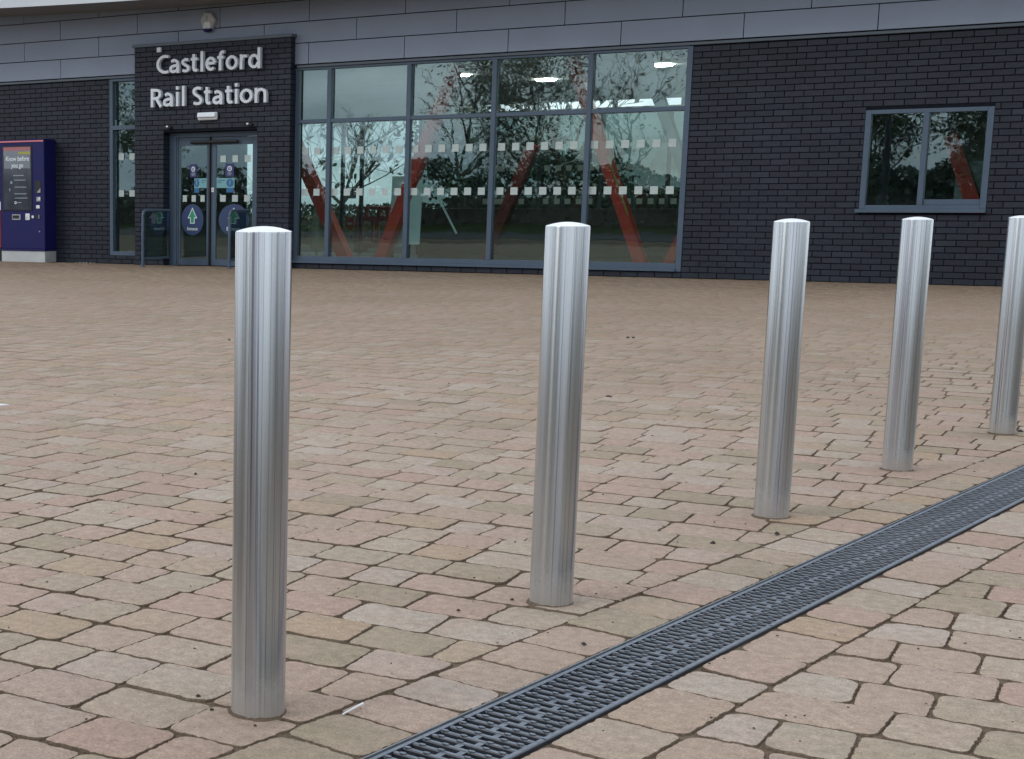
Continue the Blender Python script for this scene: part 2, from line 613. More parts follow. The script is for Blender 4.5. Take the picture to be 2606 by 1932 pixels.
def glass_mat(name, tint=(0.66, 0.80, 0.78), refl=0.16, rcol=(0.80, 0.97, 0.97), wave=0.02):
    m = bpy.data.materials.new(name)
    m.use_nodes = True
    nt = m.node_tree
    for n in list(nt.nodes):
        nt.nodes.remove(n)
    out = N(m, 'ShaderNodeOutputMaterial')
    tr = N(m, 'ShaderNodeBsdfTransparent', Color=(*tint, 1))
    gl = N(m, 'ShaderNodeBsdfGlossy', Color=(*rcol, 1), Roughness=0.010)
    fr = N(m, 'ShaderNodeLayerWeight', Blend=0.25)
    ma = N(m, 'ShaderNodeMath', operation='MULTIPLY_ADD')
    lk(m, fr.outputs['Fresnel'], ma.inputs[0])
    ma.inputs[1].default_value = 0.9
    ma.inputs[2].default_value = refl
    ma.use_clamp = True
    ms = N(m, 'ShaderNodeMixShader')
    lk(m, ma.outputs[0], ms.inputs[0])
    lk(m, tr.outputs[0], ms.inputs[1])
    lk(m, gl.outputs[0], ms.inputs[2])
    lk(m, ms.outputs[0], out.inputs['Surface'])
    if wave:
        g = N(m, 'ShaderNodeNewGeometry')
        n = N(m, 'ShaderNodeTexNoise', Scale=3.2, Detail=2)
        lk(m, g.outputs['Position'], n.inputs['Vector'])
        bp = N(m, 'ShaderNodeBump', Strength=wave, Distance=0.05)
        lk(m, n.outputs['Fac'], bp.inputs['Height'])
        lk(m, bp.outputs['Normal'], gl.inputs['Normal'])
    return m


def frosted_mat():
    m = bpy.data.materials.new('frosted_film_dim')
    m.use_nodes = True
    for n in list(m.node_tree.nodes):
        m.node_tree.nodes.remove(n)
    out = N(m, 'ShaderNodeOutputMaterial')
    d = N(m, 'ShaderNodeBsdfDiffuse', Color=(0.8, 0.86, 0.82, 1))
    t = N(m, 'ShaderNodeBsdfTranslucent', Color=(0.8, 0.86, 0.82, 1))
    ms = N(m, 'ShaderNodeMixShader')
    lk(m, d.outputs[0], ms.inputs[1])
    lk(m, t.outputs[0], ms.inputs[2])
    lk(m, ms.outputs[0], out.inputs['Surface'])
    return m


M = {}
M['paver'] = paver_mat()
M['sand'] = sand_mat()
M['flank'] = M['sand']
M['soil'] = noisy(mat('brown_sand', (0.19, 0.14, 0.1), 0.95, spec=0.1), (0.185, 0.140, 0.100), 0.35, 30, 6, 0.9, 220)
M['tarmac'] = noisy(mat('tarmac', (0.05, 0.05, 0.052), 0.9, spec=0.2), (0.05, 0.05, 0.052), 0.25, 2, 6, 0.4, 120)
M['verge'] = noisy(mat('verge_grass', (0.06, 0.085, 0.03), 0.95, spec=0.1), (0.06, 0.08, 0.03), 0.4, 4, 6)
M['brick'] = brick_mat()
M['mortar'] = noisy(mat('dark_mortar', (0.018, 0.019, 0.023), 0.95, spec=0.1), (0.0095, 0.0112, 0.0165), 0.3, 20)
M['frame'] = noisy(mat('grey_powder_coat', (0.115, 0.145, 0.185), 0.42, spec=0.4), (0.070, 0.102, 0.145), 0.07, 4, 4)
M['frame_dark'] = noisy(mat('dark_powder_coat', (0.05, 0.062, 0.08), 0.45, spec=0.4), (0.05, 0.062, 0.08), 0.1, 4, 4)
M['trim'] = noisy(mat('trim_metal', (0.16, 0.185, 0.21), 0.4, spec=0.4), (0.095, 0.118, 0.140), 0.08, 3, 4)
M['clad'] = noisy(mat('cladding_metal', (0.215, 0.225, 0.265), 0.45, spec=0.45), (0.245, 0.285, 0.365), 0.07, 1.2, 5, 0.05, 300)
M['gap'] = mat('shadow_gap', (0.012, 0.013, 0.016), 0.9, spec=0.1)
M['soffit'] = noisy(mat('soffit_panel', (0.20, 0.195, 0.185), 0.5), (0.20, 0.195, 0.185), 0.06, 1.5)
M['fascia'] = noisy(mat('fascia_metal', (0.55, 0.58, 0.62), 0.35, spec=0.5), (0.55, 0.58, 0.62), 0.05, 1.5)
M['glass'] = glass_mat('window_glass', (0.84, 0.92, 0.90), 0.095, (0.80, 0.98, 1.0), 0.008)
M['glass_rear'] = glass_mat('rear_glass', (0.35, 0.42, 0.41), 0.04, wave=0)
M['glass_door'] = glass_mat('rear_door_glass', (0.72, 0.78, 0.77), 0.03, wave=0)
M['glass_rail'] = glass_mat('barrier_glass', (0.93, 0.96, 0.96), -0.02, wave=0)
M['frost'] = noisy(mat('frosted_film', (0.50, 0.58, 0.56), 0.7), (0.43, 0.50, 0.485), 0.08, 20)
M['frost_dim'] = frosted_mat()
M['steel'] = steel_mat()
M['steel_cap'] = mat('bright_steel_cap', (0.88, 0.90, 0.92), 0.28, metal=1.0)  # paler than the tube steel, sky glare on the domes put into colour
M['letter'] = noisy(mat('letter_metal', (0.48, 0.51, 0.56), 0.4, spec=0.5), (0.66, 0.70, 0.75), 0.05, 6)
M['white'] = noisy(mat('white_plastic', (0.72, 0.73, 0.73), 0.4), (0.72, 0.73, 0.73), 0.06, 8)
M['offwhite'] = noisy(mat('aged_white_plastic', (0.45, 0.45, 0.43), 0.5), (0.45, 0.45, 0.43), 0.15, 14)
M['diffuser'] = noisy(mat('lamp_diffuser', (0.70, 0.76, 0.82), 0.3), (0.82, 0.88, 0.94), 0.05, 10)
M['black'] = mat('black_plastic', (0.012, 0.013, 0.016), 0.4)
M['blue'] = noisy(mat('machine_blue', (0.035, 0.035, 0.19), 0.45, spec=0.28), (0.0105, 0.0105, 0.088), 0.08, 5)
M['blue_dark'] = mat('strobe_blue', (0.01, 0.012, 0.09), 0.15)
M['navy'] = mat('sticker_navy', (0.028, 0.05, 0.13), 0.4)
M['indigo'] = mat('poster_indigo', (0.03, 0.035, 0.14), 0.4)
M['teal'] = mat('sign_teal', (0.16, 0.36, 0.38), 0.4)
M['signblue'] = mat('sign_blue', (0.03, 0.12, 0.28), 0.4)
M['green'] = mat('arrow_green', (0.03, 0.27, 0.14), 0.45)
M['print'] = mat('print_white', (0.70, 0.76, 0.78), 0.5)
M['print_grey'] = mat('print_grey', (0.30, 0.34, 0.38), 0.5)
M['print_dim'] = mat('print_dim', (0.10, 0.12, 0.14), 0.5)
M['screen'] = noisy(mat('screen_glass', (0.055, 0.062, 0.08), 0.08, spec=0.6), (0.05, 0.058, 0.075), 0.35, 4, 3)
M['screen_grey'] = mat('screen_grey', (0.19, 0.21, 0.25), 0.2)
M['screen_red'] = mat('screen_red', (0.38, 0.14, 0.15), 0.3)
M['screen_yellow'] = mat('screen_yellow', (0.36, 0.34, 0.06), 0.3)
M['redlamp'] = mat('red_strip', (0.62, 0.20, 0.22), 0.3)
M['plinth'] = noisy(mat('plinth_steel', (0.50, 0.52, 0.52), 0.4, metal=0.3), (0.50, 0.52, 0.52), 0.08, 5)
M['dullsteel'] = noisy(mat('dull_steel', (0.40, 0.41, 0.40), 0.4, metal=0.6), (0.40, 0.41, 0.40), 0.2, 20)
M['red'] = noisy(mat('strut_red', (0.42, 0.030, 0.018), 0.4), (0.72, 0.035, 0.014), 0.12, 3)
M['red_dimmed'] = noisy(mat('strut_red_dimmed', (0.13, 0.014, 0.014), 0.5), (0.13, 0.014, 0.014), 0.2, 3)  # strut red darkened, the dim rear of the hall put into its colour
M['barrier'] = noisy(mat('barrier_red', (0.58, 0.10, 0.10), 0.5), (0.72, 0.11, 0.11), 0.12, 6)
M['redpaint'] = mat('cabinet_red', (0.42, 0.06, 0.05), 0.45)
M['board'] = noisy(mat('pale_board', (0.52, 0.72, 0.74), 0.55), (0.66, 0.84, 0.86), 0.05, 3)
M['sheet'] = noisy(mat('plastic_sheet', (0.36, 0.40, 0.33), 0.5), (0.36, 0.40, 0.33), 0.3, 6)
M['inwall'] = noisy(mat('interior_wall', (0.20, 0.21, 0.20), 0.8), (0.30, 0.34, 0.345), 0.08, 2)
M['indark'] = noisy(mat('interior_dark', (0.035, 0.037, 0.036), 0.7), (0.035, 0.037, 0.036), 0.2, 2)
M['infloor'] = noisy(mat('interior_floor', (0.07, 0.07, 0.068), 0.5), (0.07, 0.07, 0.068), 0.15, 3)
M['ceil'] = noisy(mat('interior_ceiling', (0.42, 0.44, 0.43), 0.8), (0.66, 0.72, 0.74), 0.05, 2)
M['lamp'] = mat('ceiling_lamp', (0.9, 0.9, 0.88), 0.5, emit=(1.0, 0.97, 0.9), estr=80.0)
M['grate'] = noisy(mat('grate_iron', (0.085, 0.105, 0.135), 0.42, spec=0.5), (0.030, 0.036, 0.047), 0.25, 40, 5, 0.2, 200)  # near-black body, shade of the slots put into the iron colour
M['grate_top_lit'] = noisy(mat('grate_iron_lit_top', (0.15, 0.19, 0.25), 0.42, spec=0.5), (0.125, 0.148, 0.185), 0.3, 60, 5, 0.25, 260)
M['galv'] = noisy(mat('galvanised_edge', (0.30, 0.33, 0.35), 0.45, metal=0.4), (0.20, 0.22, 0.24), 0.2, 25)
M['bark'] = noisy(mat('bark', (0.075, 0.062, 0.05), 0.9, spec=0.1), (0.13, 0.115, 0.10), 0.35, 6)
M['leaf'] = noisy(mat('leaf_green', (0.11, 0.14, 0.08), 0.7), (0.105, 0.13, 0.075), 0.5, 1.5)
M['leaf_dark'] = noisy(mat('ivy_green', (0.055, 0.075, 0.045), 0.6), (0.055, 0.075, 0.045), 0.5, 1.5)
M['crumb'] = mat('dark_crumb', (0.035, 0.028, 0.024), 0.9)
M['crumb_pale'] = mat('pale_grit', (0.55, 0.50, 0.42), 0.8)

# ------------------------------------------------------------------ ground (one sheet), road, verge
g = MB()
g.add([(-150, -200, -0.03), (150, -200, -0.03), (150, 150, -0.03), (-150, 150, -0.03)], [(0, 1, 2, 3)])
put('ground', g, M['soil'], kind='structure')
g = MB()
g.add([(-120, -34.5, -0.018), (120, -34.5, -0.018), (120, -22.5, -0.018), (-120, -22.5, -0.018)], [(0, 1, 2, 3)])
put('road', g, M['tarmac'], kind='structure')
g = MB()
nx = 60
vs, fs = [], []
for j, (y, z) in enumerate(((-34.5, -0.015), (-36, 0.25), (-40, 0.7), (-60, 1.2), (-150, 2.0))):
    for i in range(nx + 1):
        x = -120 + 240 * i / nx
        vs.append((x, y, z + (0.12 * vn((x, y), 0.2) if j else 0)))
for j in range(4):
    for i in range(nx):
        a = j * (nx + 1) + i
        fs.append((a + nx + 1, a + nx + 2, a + 1, a))
g.add(vs, fs)
put('grass_bank', g, M['verge'], kind='structure')

# ------------------------------------------------------------------ paved plaza
JA, JB = Vector((12.498, -18.111)), Vector((13.311, -13.472))
DA = Vector((12.698, -18.017))
AX = Vector((0.1625, 0.9867)).normalized()
NX = Vector((AX.y, -AX.x))
DW = 0.182
RBW = 0.157


def xj(y):
    return JA.x + (y - JA.y) * (JB.x - JA.x) / (JB.y - JA.y)


def xl_drain(y):
    return DA.x + (y - DA.y) * AX.x / AX.y


def xr_band(y):
    return xl_drain(y) + (DW + 0.005 + RBW) / AX.y


def sand_drift(x, y):
    nd = xj(y) - x
    a = max(0.0, min(1.0, (nd - 0.35) / 1.7)) * max(0.0, min(1.0, (y + 17.1) / 1.8))
    far = max(0.0, min(1.0, (y + 13.0) / 5.0))
    d = max(a * 0.95, far * 0.85) + 0.35 * vn((x, y), 0.5, 3.1) + 0.12 * vn((x, y), 2.1, 5.1)
    return max(0.0, min(1.0, d))


plaza = thing('paved_plaza', 'buff and pink block paving laid in courses', 'paving')
del plaza['category']
del plaza['label']
plaza['kind'] = 'structure'
# joint sand bed: undulating, almost flush in places
keep, tn = [], []
vs, fs = [], []
X0, X1, Y0, Y1 = -5.0, 15.6, -19.6, -0.0
gx, gy = 206, 196
for j in range(gy + 1):
    for i in range(gx + 1):
        x = X0 + (X1 - X0) * i / gx
        y = Y0 + (Y1 - Y0) * j / gy
        dd = sand_drift(x, y)
        z = -0.0062 + 0.0040 * dd + 0.0010 * vn((x, y), 9, 1.7)
        tn.append(0.75 * dd)
        nx_ = (x - xl_drain(y)) * AX.y
        keep.append(not (-0.11 < nx_ < DW + 0.11))
        vs.append((x, y, z))
for j in range(gy):
    for i in range(gx):
        a = j * (gx + 1) + i
        if keep[a] and keep[a + 1] and keep[a + gx + 2] and keep[a + gx + 1]:
            fs.append((a, a + 1, a + gx + 2, a + gx + 1))
mb = MB()
mb.add(vs, fs)
mb.t = [tn[f[0]] for f in fs]
for w0, w1 in ((-0.26, -0.001), (DW + 0.001, DW + 0.26)):
    vs, fs = [], []
    for i in range(121):
        t = -1.6 + 0.1 * i
        for w in (w0, (w0 + w1) / 2, w1):
            p = DA + AX * t + NX * w
            vs.append((p.x, p.y, -0.0058 + 0.0012 * vn((p.x, p.y), 9, 1.7)))
    for i in range(120):
        for k in range(2):
            a = i * 3 + k
            fs.append((a, a + 1, a + 4, a + 3))
    mb.add(vs, fs, 0.1)
mb.smooth = True
put('joint_sand', mb, M['sand'], plaza, kind='stuff')


def paver(quad, detail):
    """quad: 4 corners counter-clockwise (2D). returns verts, faces"""
    c = sum(quad, Vector((0, 0))) / 4
    gp = [0.0014 + rng.random() * 0.0016, 0.0008 + rng.random() * 0.0014, 0.0014 + rng.random() * 0.0016, 0.0008 + rng.random() * 0.0014]
    pts = []
    n = 4
    for i in range(n):
        p0, p1, p2 = quad[(i - 1) % n], quad[i], quad[(i + 1) % n]
        d1 = (p0 - p1)
        d2 = (p2 - p1)
        l1, l2 = d1.length, d2.length
        d1 = d1 / l1
        d2 = d2 / l2
        ins = p1 + d1 * (gp[i] + rng.random() * 0.001) + d2 * (gp[i - 1] + rng.random() * 0.001)
        r = 0.009 + rng.random() ** 1.5 * 0.021
        r = min(r, 0.3 * min(l1, l2))
        if detail:
            a = ins + d1 * r
            b = ins + d2 * r
            m_ = ins + (d1 + d2) * r * 0.30
            pts += [a, (a + m_) / 2 + (ins - (a + m_) / 2) * 0.12, m_, (b + m_) / 2 + (ins - (b + m_) / 2) * 0.12, b]
            L_ = l2
            k = (15 if L_ > 0.13 else 10) if detail > 1 else (6 if L_ > 0.13 else 4)
            nxt = p2 - d2 * 0.02
            nrm = Vector((d2.y, -d2.x))
            for q in range(1, k + 1):
                f_ = q / (k + 1)
                e = b + (nxt - d2 * r - b) * f_ + (c - b).normalized() * 0.0
                pts.append(e - nrm * (gp[i] * 0.3 + 0.0034 * (rng.random() - 0.45)))
        else:
            pts += [ins + d1 * r * 0.8, ins + d2 * r * 0.8]
    h = (rng.random() - 0.5) * 0.004
    tx, ty = (rng.random() - 0.5) * 0.016, (rng.random() - 0.5) * 0.016

    def zz(p, dz):
        return h + (p.x - c.x) * tx + (p.y - c.y) * ty + dz
    m_ = len(pts)
    vs_, fs_ = [], []
    rings = [(0.0, -0.022), (0.0, -0.0050), (0.0022, -0.0014), (0.0065, 0.0)] if detail else [(0.0, -0.016), (0.0, -0.0032), (0.006, 0.0)]
    for ins_, dz in rings:
        for p in pts:
            q = p + (c - p).normalized() * ins_
            w = 0.0016 * vn((p.x, p.y), 60, 2.2) if detail else 0
            vs_.append((q.x, q.y, zz(q, dz + (w if dz > -0.01 else 0))))
    for k in range(len(rings) - 1):
        for i in range(m_):
            a, b = k * m_ + i, k * m_ + (i + 1) % m_
            fs_.append((a, b, b + m_, a + m_))
    ns_ = len(fs_) - (m_ if detail else 0)      # faces of the flanks, in the joint sand colour
    b0 = (len(rings) - 1) * m_
    if detail:
        vs_.append((c.x, c.y, zz(c, 0.0012)))
        ci = len(vs_) - 1
        for i in range(m_):
            fs_.append((b0 + i, b0 + (i + 1) % m_, ci))
    else:
        fs_.append(tuple(b0 + i for i in range(m_)))
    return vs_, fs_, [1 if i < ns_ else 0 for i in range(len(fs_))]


def in_view(p, margin=0.35):
    d = Vector((p[0] - CAM.x, p[1] - CAM.y))
    fw = Vector((-math.sin(0.59767), math.cos(0.59767)))
    rt = Vector((fw.y, -fw.x))
    dep = d.dot(fw)
    lat = d.dot(rt)
    return dep > 1.7 and lat > -0.105 * dep - margin and lat < 0.60 * dep + margin


quads = []
PITCH = 0.167
LENS = (0.108, 0.135, 0.155, 0.185, 0.208)
WTS = (0.07, 0.18, 0.25, 0.26, 0.24)
y = -18.75
row = 0
while y < -0.02:
    y0, y1 = y, min(y + PITCH, -0.015)
    ym = (y0 + y1) / 2
    dep = ym - CAM.y
    # left field, laid from the joint line leftwards
    a0, a1 = xj(y0), xj(y1)
    first = True
    xe0, xe1 = a0, a1
    if y0 < -0.05:
        lim = -4.6
        while max(xe0, xe1) > lim:
            ln = rng.choices(LENS, WTS)[0] * (0.94 + 0.12 * rng.random())
            if first:
                ln *= 0.45 + 0.6 * rng.random()
            sk = (rng.random() - 0.5) * 0.012
            nb = min(xe0, xe1) - ln
            b0, b1 = nb - sk, nb + sk
            q = [Vector((b0, y0)), Vector((xe0, y0)), Vector((xe1, y1)), Vector((b1, y1))]
            xe0, xe1 = b0, b1
            first = False
            cc = sum(q, Vector((0, 0))) / 4
            if in_view(cc):
                quads.append(q)
            elif (cc.x - CAM.x) < -1 and not in_view(cc, 1.5) and cc.x < 9:
                if not in_view((cc.x + 1.0, cc.y), 2.0):
                    break
    # right field
    a0, a1 = xr_band(y0) + 0.002, xr_band(y1) + 0.002
    first = True
    while max(a0, a1) < 15.0 and y1 < -8:
        ln = rng.choices(LENS, WTS)[0] * (0.94 + 0.12 * rng.random())
        if first:
            ln *= 0.5 + 0.6 * rng.random()
        sk = (rng.random() - 0.5) * 0.012
        nb = max(a0, a1) + ln
        q = [Vector((a0, y0)), Vector((nb - sk, y0)), Vector((nb + sk, y1)), Vector((a1, y1))]
        a0, a1 = nb - sk, nb + sk
        first = False
        cc = sum(q, Vector((0, 0))) / 4
        if in_view(cc):
            quads.append(q)
    y += PITCH
    row += 1
# bands either side of the drain
for side in (0, 1):
    t = -1.1 + 0.07 * side
    while t < 9.0:
        ln = rng.uniform(0.15, 0.2) if side == 0 else rng.choice((0.155, 0.2, 0.24))
        p0 = DA + AX * t
        p1 = DA + AX * (t + ln)
        if side == 0:
            sk0 = 0.012
            ja = Vector((xj(p0.y + 0.03), p0.y + 0.03))
            jb = Vector((xj(p1.y + 0.03), p1.y + 0.03))
            q = [ja, p0 - NX * 0.004, p1 - NX * 0.004, jb]
        else:
            q = [p0 + NX * (DW + 0.005), p0 + NX * (DW + 0.005 + RBW), p1 + NX * (DW + 0.005 + RBW), p1 + NX * (DW + 0.005)]
        cc = sum(q, Vector((0, 0))) / 4
        if in_view(cc):
            quads.append(q)
        t += ln


def apparent(q):
    c = sum(q, Vector((0, 0))) / 4
    d = (c - Vector((CAM.x, CAM.y))).length
    return ((q[1] - q[0]).length * (q[2] - q[1]).length) / d ** 3 if in_view(c, -0.02) else 0


quads.sort(key=apparent, reverse=True)
rmi = []
rest = MB()
rest.smooth = True
for i, q in enumerate(quads):
    c = sum(q, Vector((0, 0))) / 4
    dist = (c - Vector((CAM.x, CAM.y))).length
    v_, f_, mi = paver(q, 2 if dist < 4.6 else (1 if dist < 8.5 else 0))
    tone = rng.random()
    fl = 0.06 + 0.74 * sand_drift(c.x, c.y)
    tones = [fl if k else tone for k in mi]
    if i < 300:
        mb = MB()
        mb.smooth = True
        mb.add(v_, f_)
        mb.t = tones
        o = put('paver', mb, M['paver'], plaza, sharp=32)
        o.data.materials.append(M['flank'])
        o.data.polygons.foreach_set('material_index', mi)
    else:
        rest.add(v_, f_)
        rest.t += tones
        rmi += mi
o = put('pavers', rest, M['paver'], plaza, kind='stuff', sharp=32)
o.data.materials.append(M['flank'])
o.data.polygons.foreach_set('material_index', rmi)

# ------------------------------------------------------------------ drainage channel
drain = thing('drainage_channel', 'long dark slotted drainage grating running diagonally through the block paving', 'drain', (DA.x, DA.y, 0))


def D(t, w, z):
    p = DA + AX * t + NX * w
    return (p.x, p.y, z)


def dbox(mb, t0, t1, w0, w1, z0, z1, top=None):
    """box along the drain; top insets the upper face"""
    k = top or 0.0
    vs_ = [D(t0, w0, z0), D(t1, w0, z0), D(t1, w1, z0), D(t0, w1, z0), D(t0 + k, w0 + k, z1), D(t1 - k, w0 + k, z1), D(t1 - k, w1 - k, z1), D(t0 + k, w1 - k, z1)]
    mb.add(vs_, [(0, 1, 2, 3), (7, 6, 5, 4), (4, 5, 1, 0), (5, 6, 2, 1), (6, 7, 3, 2), (7, 4, 0, 3)])


T0, T1 = -1.2, 9.0
mb = MB()
dbox(mb, T0, T1, 0.0, 0.0030, -0.10, 0.0015)
put('channel_edge', mb, M['galv'], drain)
mb = MB()
dbox(mb, T0, T1, DW - 0.004, DW, -0.10, 0.0008)
put('channel_edge', mb, M['grate'], drain)
mb = MB()
dbox(mb, T0, T1, 0.0045, DW - 0.0045, -0.13, -0.10)
put('channel_bed', mb, M['gap'], drain)
SEC = 0.5
NB = 17
PB = SEC / NB
mb = MB()


def lug(mb, t, w, z, a=0.013, b=0.0045, h=0.0035):
    n = 8
    vs_ = []
    for s, zz_ in ((1.0, z - 0.002), (0.8, z + h)):
        for k in range(n):
            an = 2 * math.pi * k / n
            vs_.append(D(t + b * s * math.sin(an), w + a * s * math.cos(an), zz_))
    fs_ = [(k, k + n, (k + 1) % n + n, (k + 1) % n) for k in range(n)] + [tuple(range(n, 2 * n))]
    mb.add(vs_, [tuple(reversed(f)) for f in fs_])


off0 = Vector((0, 0, 0))
dbox(mb, 0.0015, SEC - 0.0015, 0.0055, 0.0165, -0.03, -0.001, 0.001)
dbox(mb, 0.0015, SEC - 0.0015, DW - 0.0165, DW - 0.0055, -0.03, -0.001, 0.001)
for k in range(NB):
    tb = k * PB + 0.003
    # rounded transverse bar
    wbar = 0.0112
    prof = [(0.0, -0.034), (0.0, -0.0045), (0.0014, -0.0022), (0.0030, -0.0018), (0.0078, -0.0018), (0.0094, -0.0022), (wbar, -0.0045), (wbar, -0.034)]
    vs_ = [D(tb + a, 0.014, z) for a, z in prof] + [D(tb + a, DW - 0.014, z) for a, z in prof]
    n = len(prof)
    mb.add(vs_, [(i, i + 1, i + 1 + n, i + n) for i in range(n - 1)])
    # zigzag spine closing the slot between this bar and the next
    wm = 0.083 + (0.011 if k % 2 else -0.011)
    dbox(mb, tb + wbar - 0.002, tb + PB + 0.002, wm, wm + 0.013, -0.026, -0.0035, 0.001)
    for ww in (0.028, 0.066, 0.118, 0.150):
        wj = ww + (0.005 if k % 2 else -0.005)
        lug(mb, tb + 0.0054, wj, -0.002, 0.0085, 0.0052, 0.0018)
lo = Vector((DA.x, DA.y, 0))
me = mb.mesh('grate', lo)
me.materials.append(M['grate'])
me.materials.append(M['grate_top_lit'])
for p_ in me.polygons:
    if abs(p_.normal.z) > 0.9 and p_.center.z > -0.0045:  # bar tops take the paler lit copy, against the painted slot shade
        p_.material_index = 1
ns = int((T1 - T0) / SEC)
for i in range(ns):
    p = D(T0 + i * SEC, 0, 0)
    inst('grate', me, p, drain)

# ------------------------------------------------------------------ bollards
RB, HB = 0.0495, 0.872
BOL = [(12.432, -17.905), (12.609, -16.847), (12.811, -15.507), (12.993, -14.398), (13.212, -13.201)]
BLAB = ['nearest and tallest looking brushed steel bollard, in front of the station entrance doors',
        'second brushed steel bollard, standing in front of the long station window',
        'third brushed steel bollard, standing before the dark brick wall beside the long window',
        'fourth brushed steel bollard, standing below the small two pane window',
        'fifth and farthest brushed steel bollard, cut off by the edge of the view']
tubeb = MB()
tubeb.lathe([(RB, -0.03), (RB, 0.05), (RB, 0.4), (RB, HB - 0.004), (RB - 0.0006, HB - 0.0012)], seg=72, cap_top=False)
capb = MB()
prof = [(RB - 0.0006, HB - 0.0012), (RB - 0.0018, HB - 0.0002)]
for k in range(1, 9):
    u = 1 - k / 8
    prof.append((max(0.0004, (RB - 0.0018) * u), HB - 0.0002 + 0.0085 * (1 - u * u)))
capb.lathe(prof, seg=72)
tub_me = tubeb.mesh('tube')
cap_me = capb.mesh('cap')
for me_ in (tub_me, cap_me):
    me_.polygons.foreach_set('use_smooth', [True] * len(me_.polygons))
    me_.set_sharp_from_angle(angle=R(28))
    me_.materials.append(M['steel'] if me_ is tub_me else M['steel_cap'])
for i, (bx, by) in enumerate(BOL):
    b = thing('bollard', BLAB[i], 'bollard', (bx, by, 0), 'stainless steel bollards in a row along the drain')
    b.rotation_euler = (0, 0, rng.random() * 6.28)
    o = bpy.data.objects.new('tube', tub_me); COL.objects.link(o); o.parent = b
    o = bpy.data.objects.new('cap', cap_me); COL.objects.link(o); o.parent = b
# sand heaped round the bollard feet, its dark tone painting contact shade too
mb = MB()
mb.smooth = True
for i, (bx, by) in enumerate(BOL):
    n = 40
    vs_, fs_ = [], []
    for s, z in ((0.97, 0.007), (1.03, 0.004), (1.10, 0.0018), (1.28, -0.010)):
        for k in range(n):
            a = 2 * math.pi * k / n
            w = 1 + (0.28 * vn((math.cos(a), math.sin(a), i * 3.3), 1.6) + 0.12 * vn((math.cos(a), math.sin(a), i * 3.3), 6)) * (0 if s < 1 else (s - 0.95) * 1.3)
            r = RB * s * w
            vs_.append((bx + r * math.cos(a), by + r * math.sin(a), z * (0.8 + 0.5 * vn((a, i, s), 4)) if z > 0 else z))
    for q in range(3):
        for k in range(n):
            a, b_ = q * n + k, q * n + (k + 1) % n
            fs_.append((a, a + n, b_ + n, b_))
    mb.add(vs_, [tuple(reversed(f)) for f in fs_], 0.02)
put('sand_mounds', mb, M['sand'], plaza, kind='stuff')

# loose dark crumbs and pale grit on the paving
dark, pale = MB(), MB()


def crumb(mb, x, y_, s):
    vs_ = []
    for (a, b_, c) in ((1, 0, 0), (-1, 0, 0), (0, 1, 0), (0, -1, 0), (0, 0, 1), (0, 0, -0.3), (0.6, 0.6, 0.6), (-0.6, 0.5, 0.5), (0.5, -0.6, 0.5), (-0.6, -0.6, 0.6)):
        k = s * rng.uniform(0.7, 1.2)
        vs_.append((x + a * k, y_ + b_ * k, 0.002 + max(-0.3, c) * k * 0.8))
    mb.add(vs_, [(0, 6, 4), (6, 2, 4), (2, 7, 4), (7, 1, 4), (1, 9, 4), (9, 3, 4), (3, 8, 4), (8, 0, 4), (0, 2, 6), (2, 1, 7), (1, 3, 9), (3, 0, 8)])


for x, y_, s in ((11.502, -12.92, .011), (11.52, -12.93, .009), (10.57, -9.512, .012), (10.602, -9.49, .012), (12.882, -15.771, .009), (12.763, -15.994, .009), (12.463, -17.047, .006),
                 (12.528, -16.884, .005), (12.788, -17.149, .006), (8.342, -11.255, .012), (11.004, -15.875, .007), (12.30, -17.90, .006), (12.36, -17.95, .005), (12.47, -17.98, .004),
                 (13.27, -13.12, .014)):
    crumb(dark, x, y_, s)
for q_ in range(9):
    crumb(pale, -1.45 + 0.05 * q_ + 0.02 * rng.random(), -0.03 - 0.05 * rng.random(), rng.uniform(.008, .02))
for k in range(240):
    d = rng.uniform(2.4, 9) if k % 3 else rng.uniform(2.2, 4)
    a = rng.uniform(-0.1, 0.6)
    fw = Vector((-math.sin(0.59767), math.cos(0.59767)))
    rt = Vector((fw.y, -fw.x))
    p = Vector((CAM.x, CAM.y)) + fw * d + rt * d * a
    w_ = (p - DA).dot(NX)
    if -0.01 < w_ < DW + 0.01:
        continue
    crumb(dark if k % 4 else pale, p.x, p.y, rng.uniform(0.0012, 0.0034) * (0.6 + d / 8))
put('dark_crumbs', dark, M['crumb'], plaza, kind='stuff')
put('pale_grit', pale, M['crumb_pale'], plaza, kind='stuff')

# white stick in the paving joint, white cover corner at the left
st = MB()
st.tube([(12.573, -17.842, 0.004), (12.578, -17.790, 0.006), (12.581, -17.776, 0.007)], [0.0016, 0.0021, 0.0028], 8)
label(put('stick', st, M['white']), 'thin white plastic stick lying in the joint right of the nearest bollard', 'litter')
acv = thing('access_cover', 'white rimmed access cover set in the paving, just showing its corner', 'cover', (9.15, -14.86, 0))
mb = MB()
cpts = [Vector((9.29, -14.80)), Vector((9.03, -14.83)), Vector((9.0, -14.95)), Vector((9.27, -14.92))]
ci = [p + (sum(cpts, Vector((0, 0))) / 4 - p) * 0.22 for p in cpts]
vs_ = [(p.x, p.y, z) for z in (-0.01, 0.0055) for p in cpts] + [(p.x, p.y, 0.0055) for p in ci] + [(p.x, p.y, -0.01) for p in ci]
fs_ = []
for k in range(4):
    k2 = (k + 1) % 4
    fs_ += [(k, k + 4, k2 + 4, k2), (k + 4, k + 8, k2 + 8, k2 + 4), (k + 8, k + 12, k2 + 12, k2 + 8)]
mb.add(vs_, fs_)
put('rim', mb, M['white'], acv)
mb = MB()
mb.add([(p.x, p.y, 0.003) for p in ci], [(3, 2, 1, 0)])
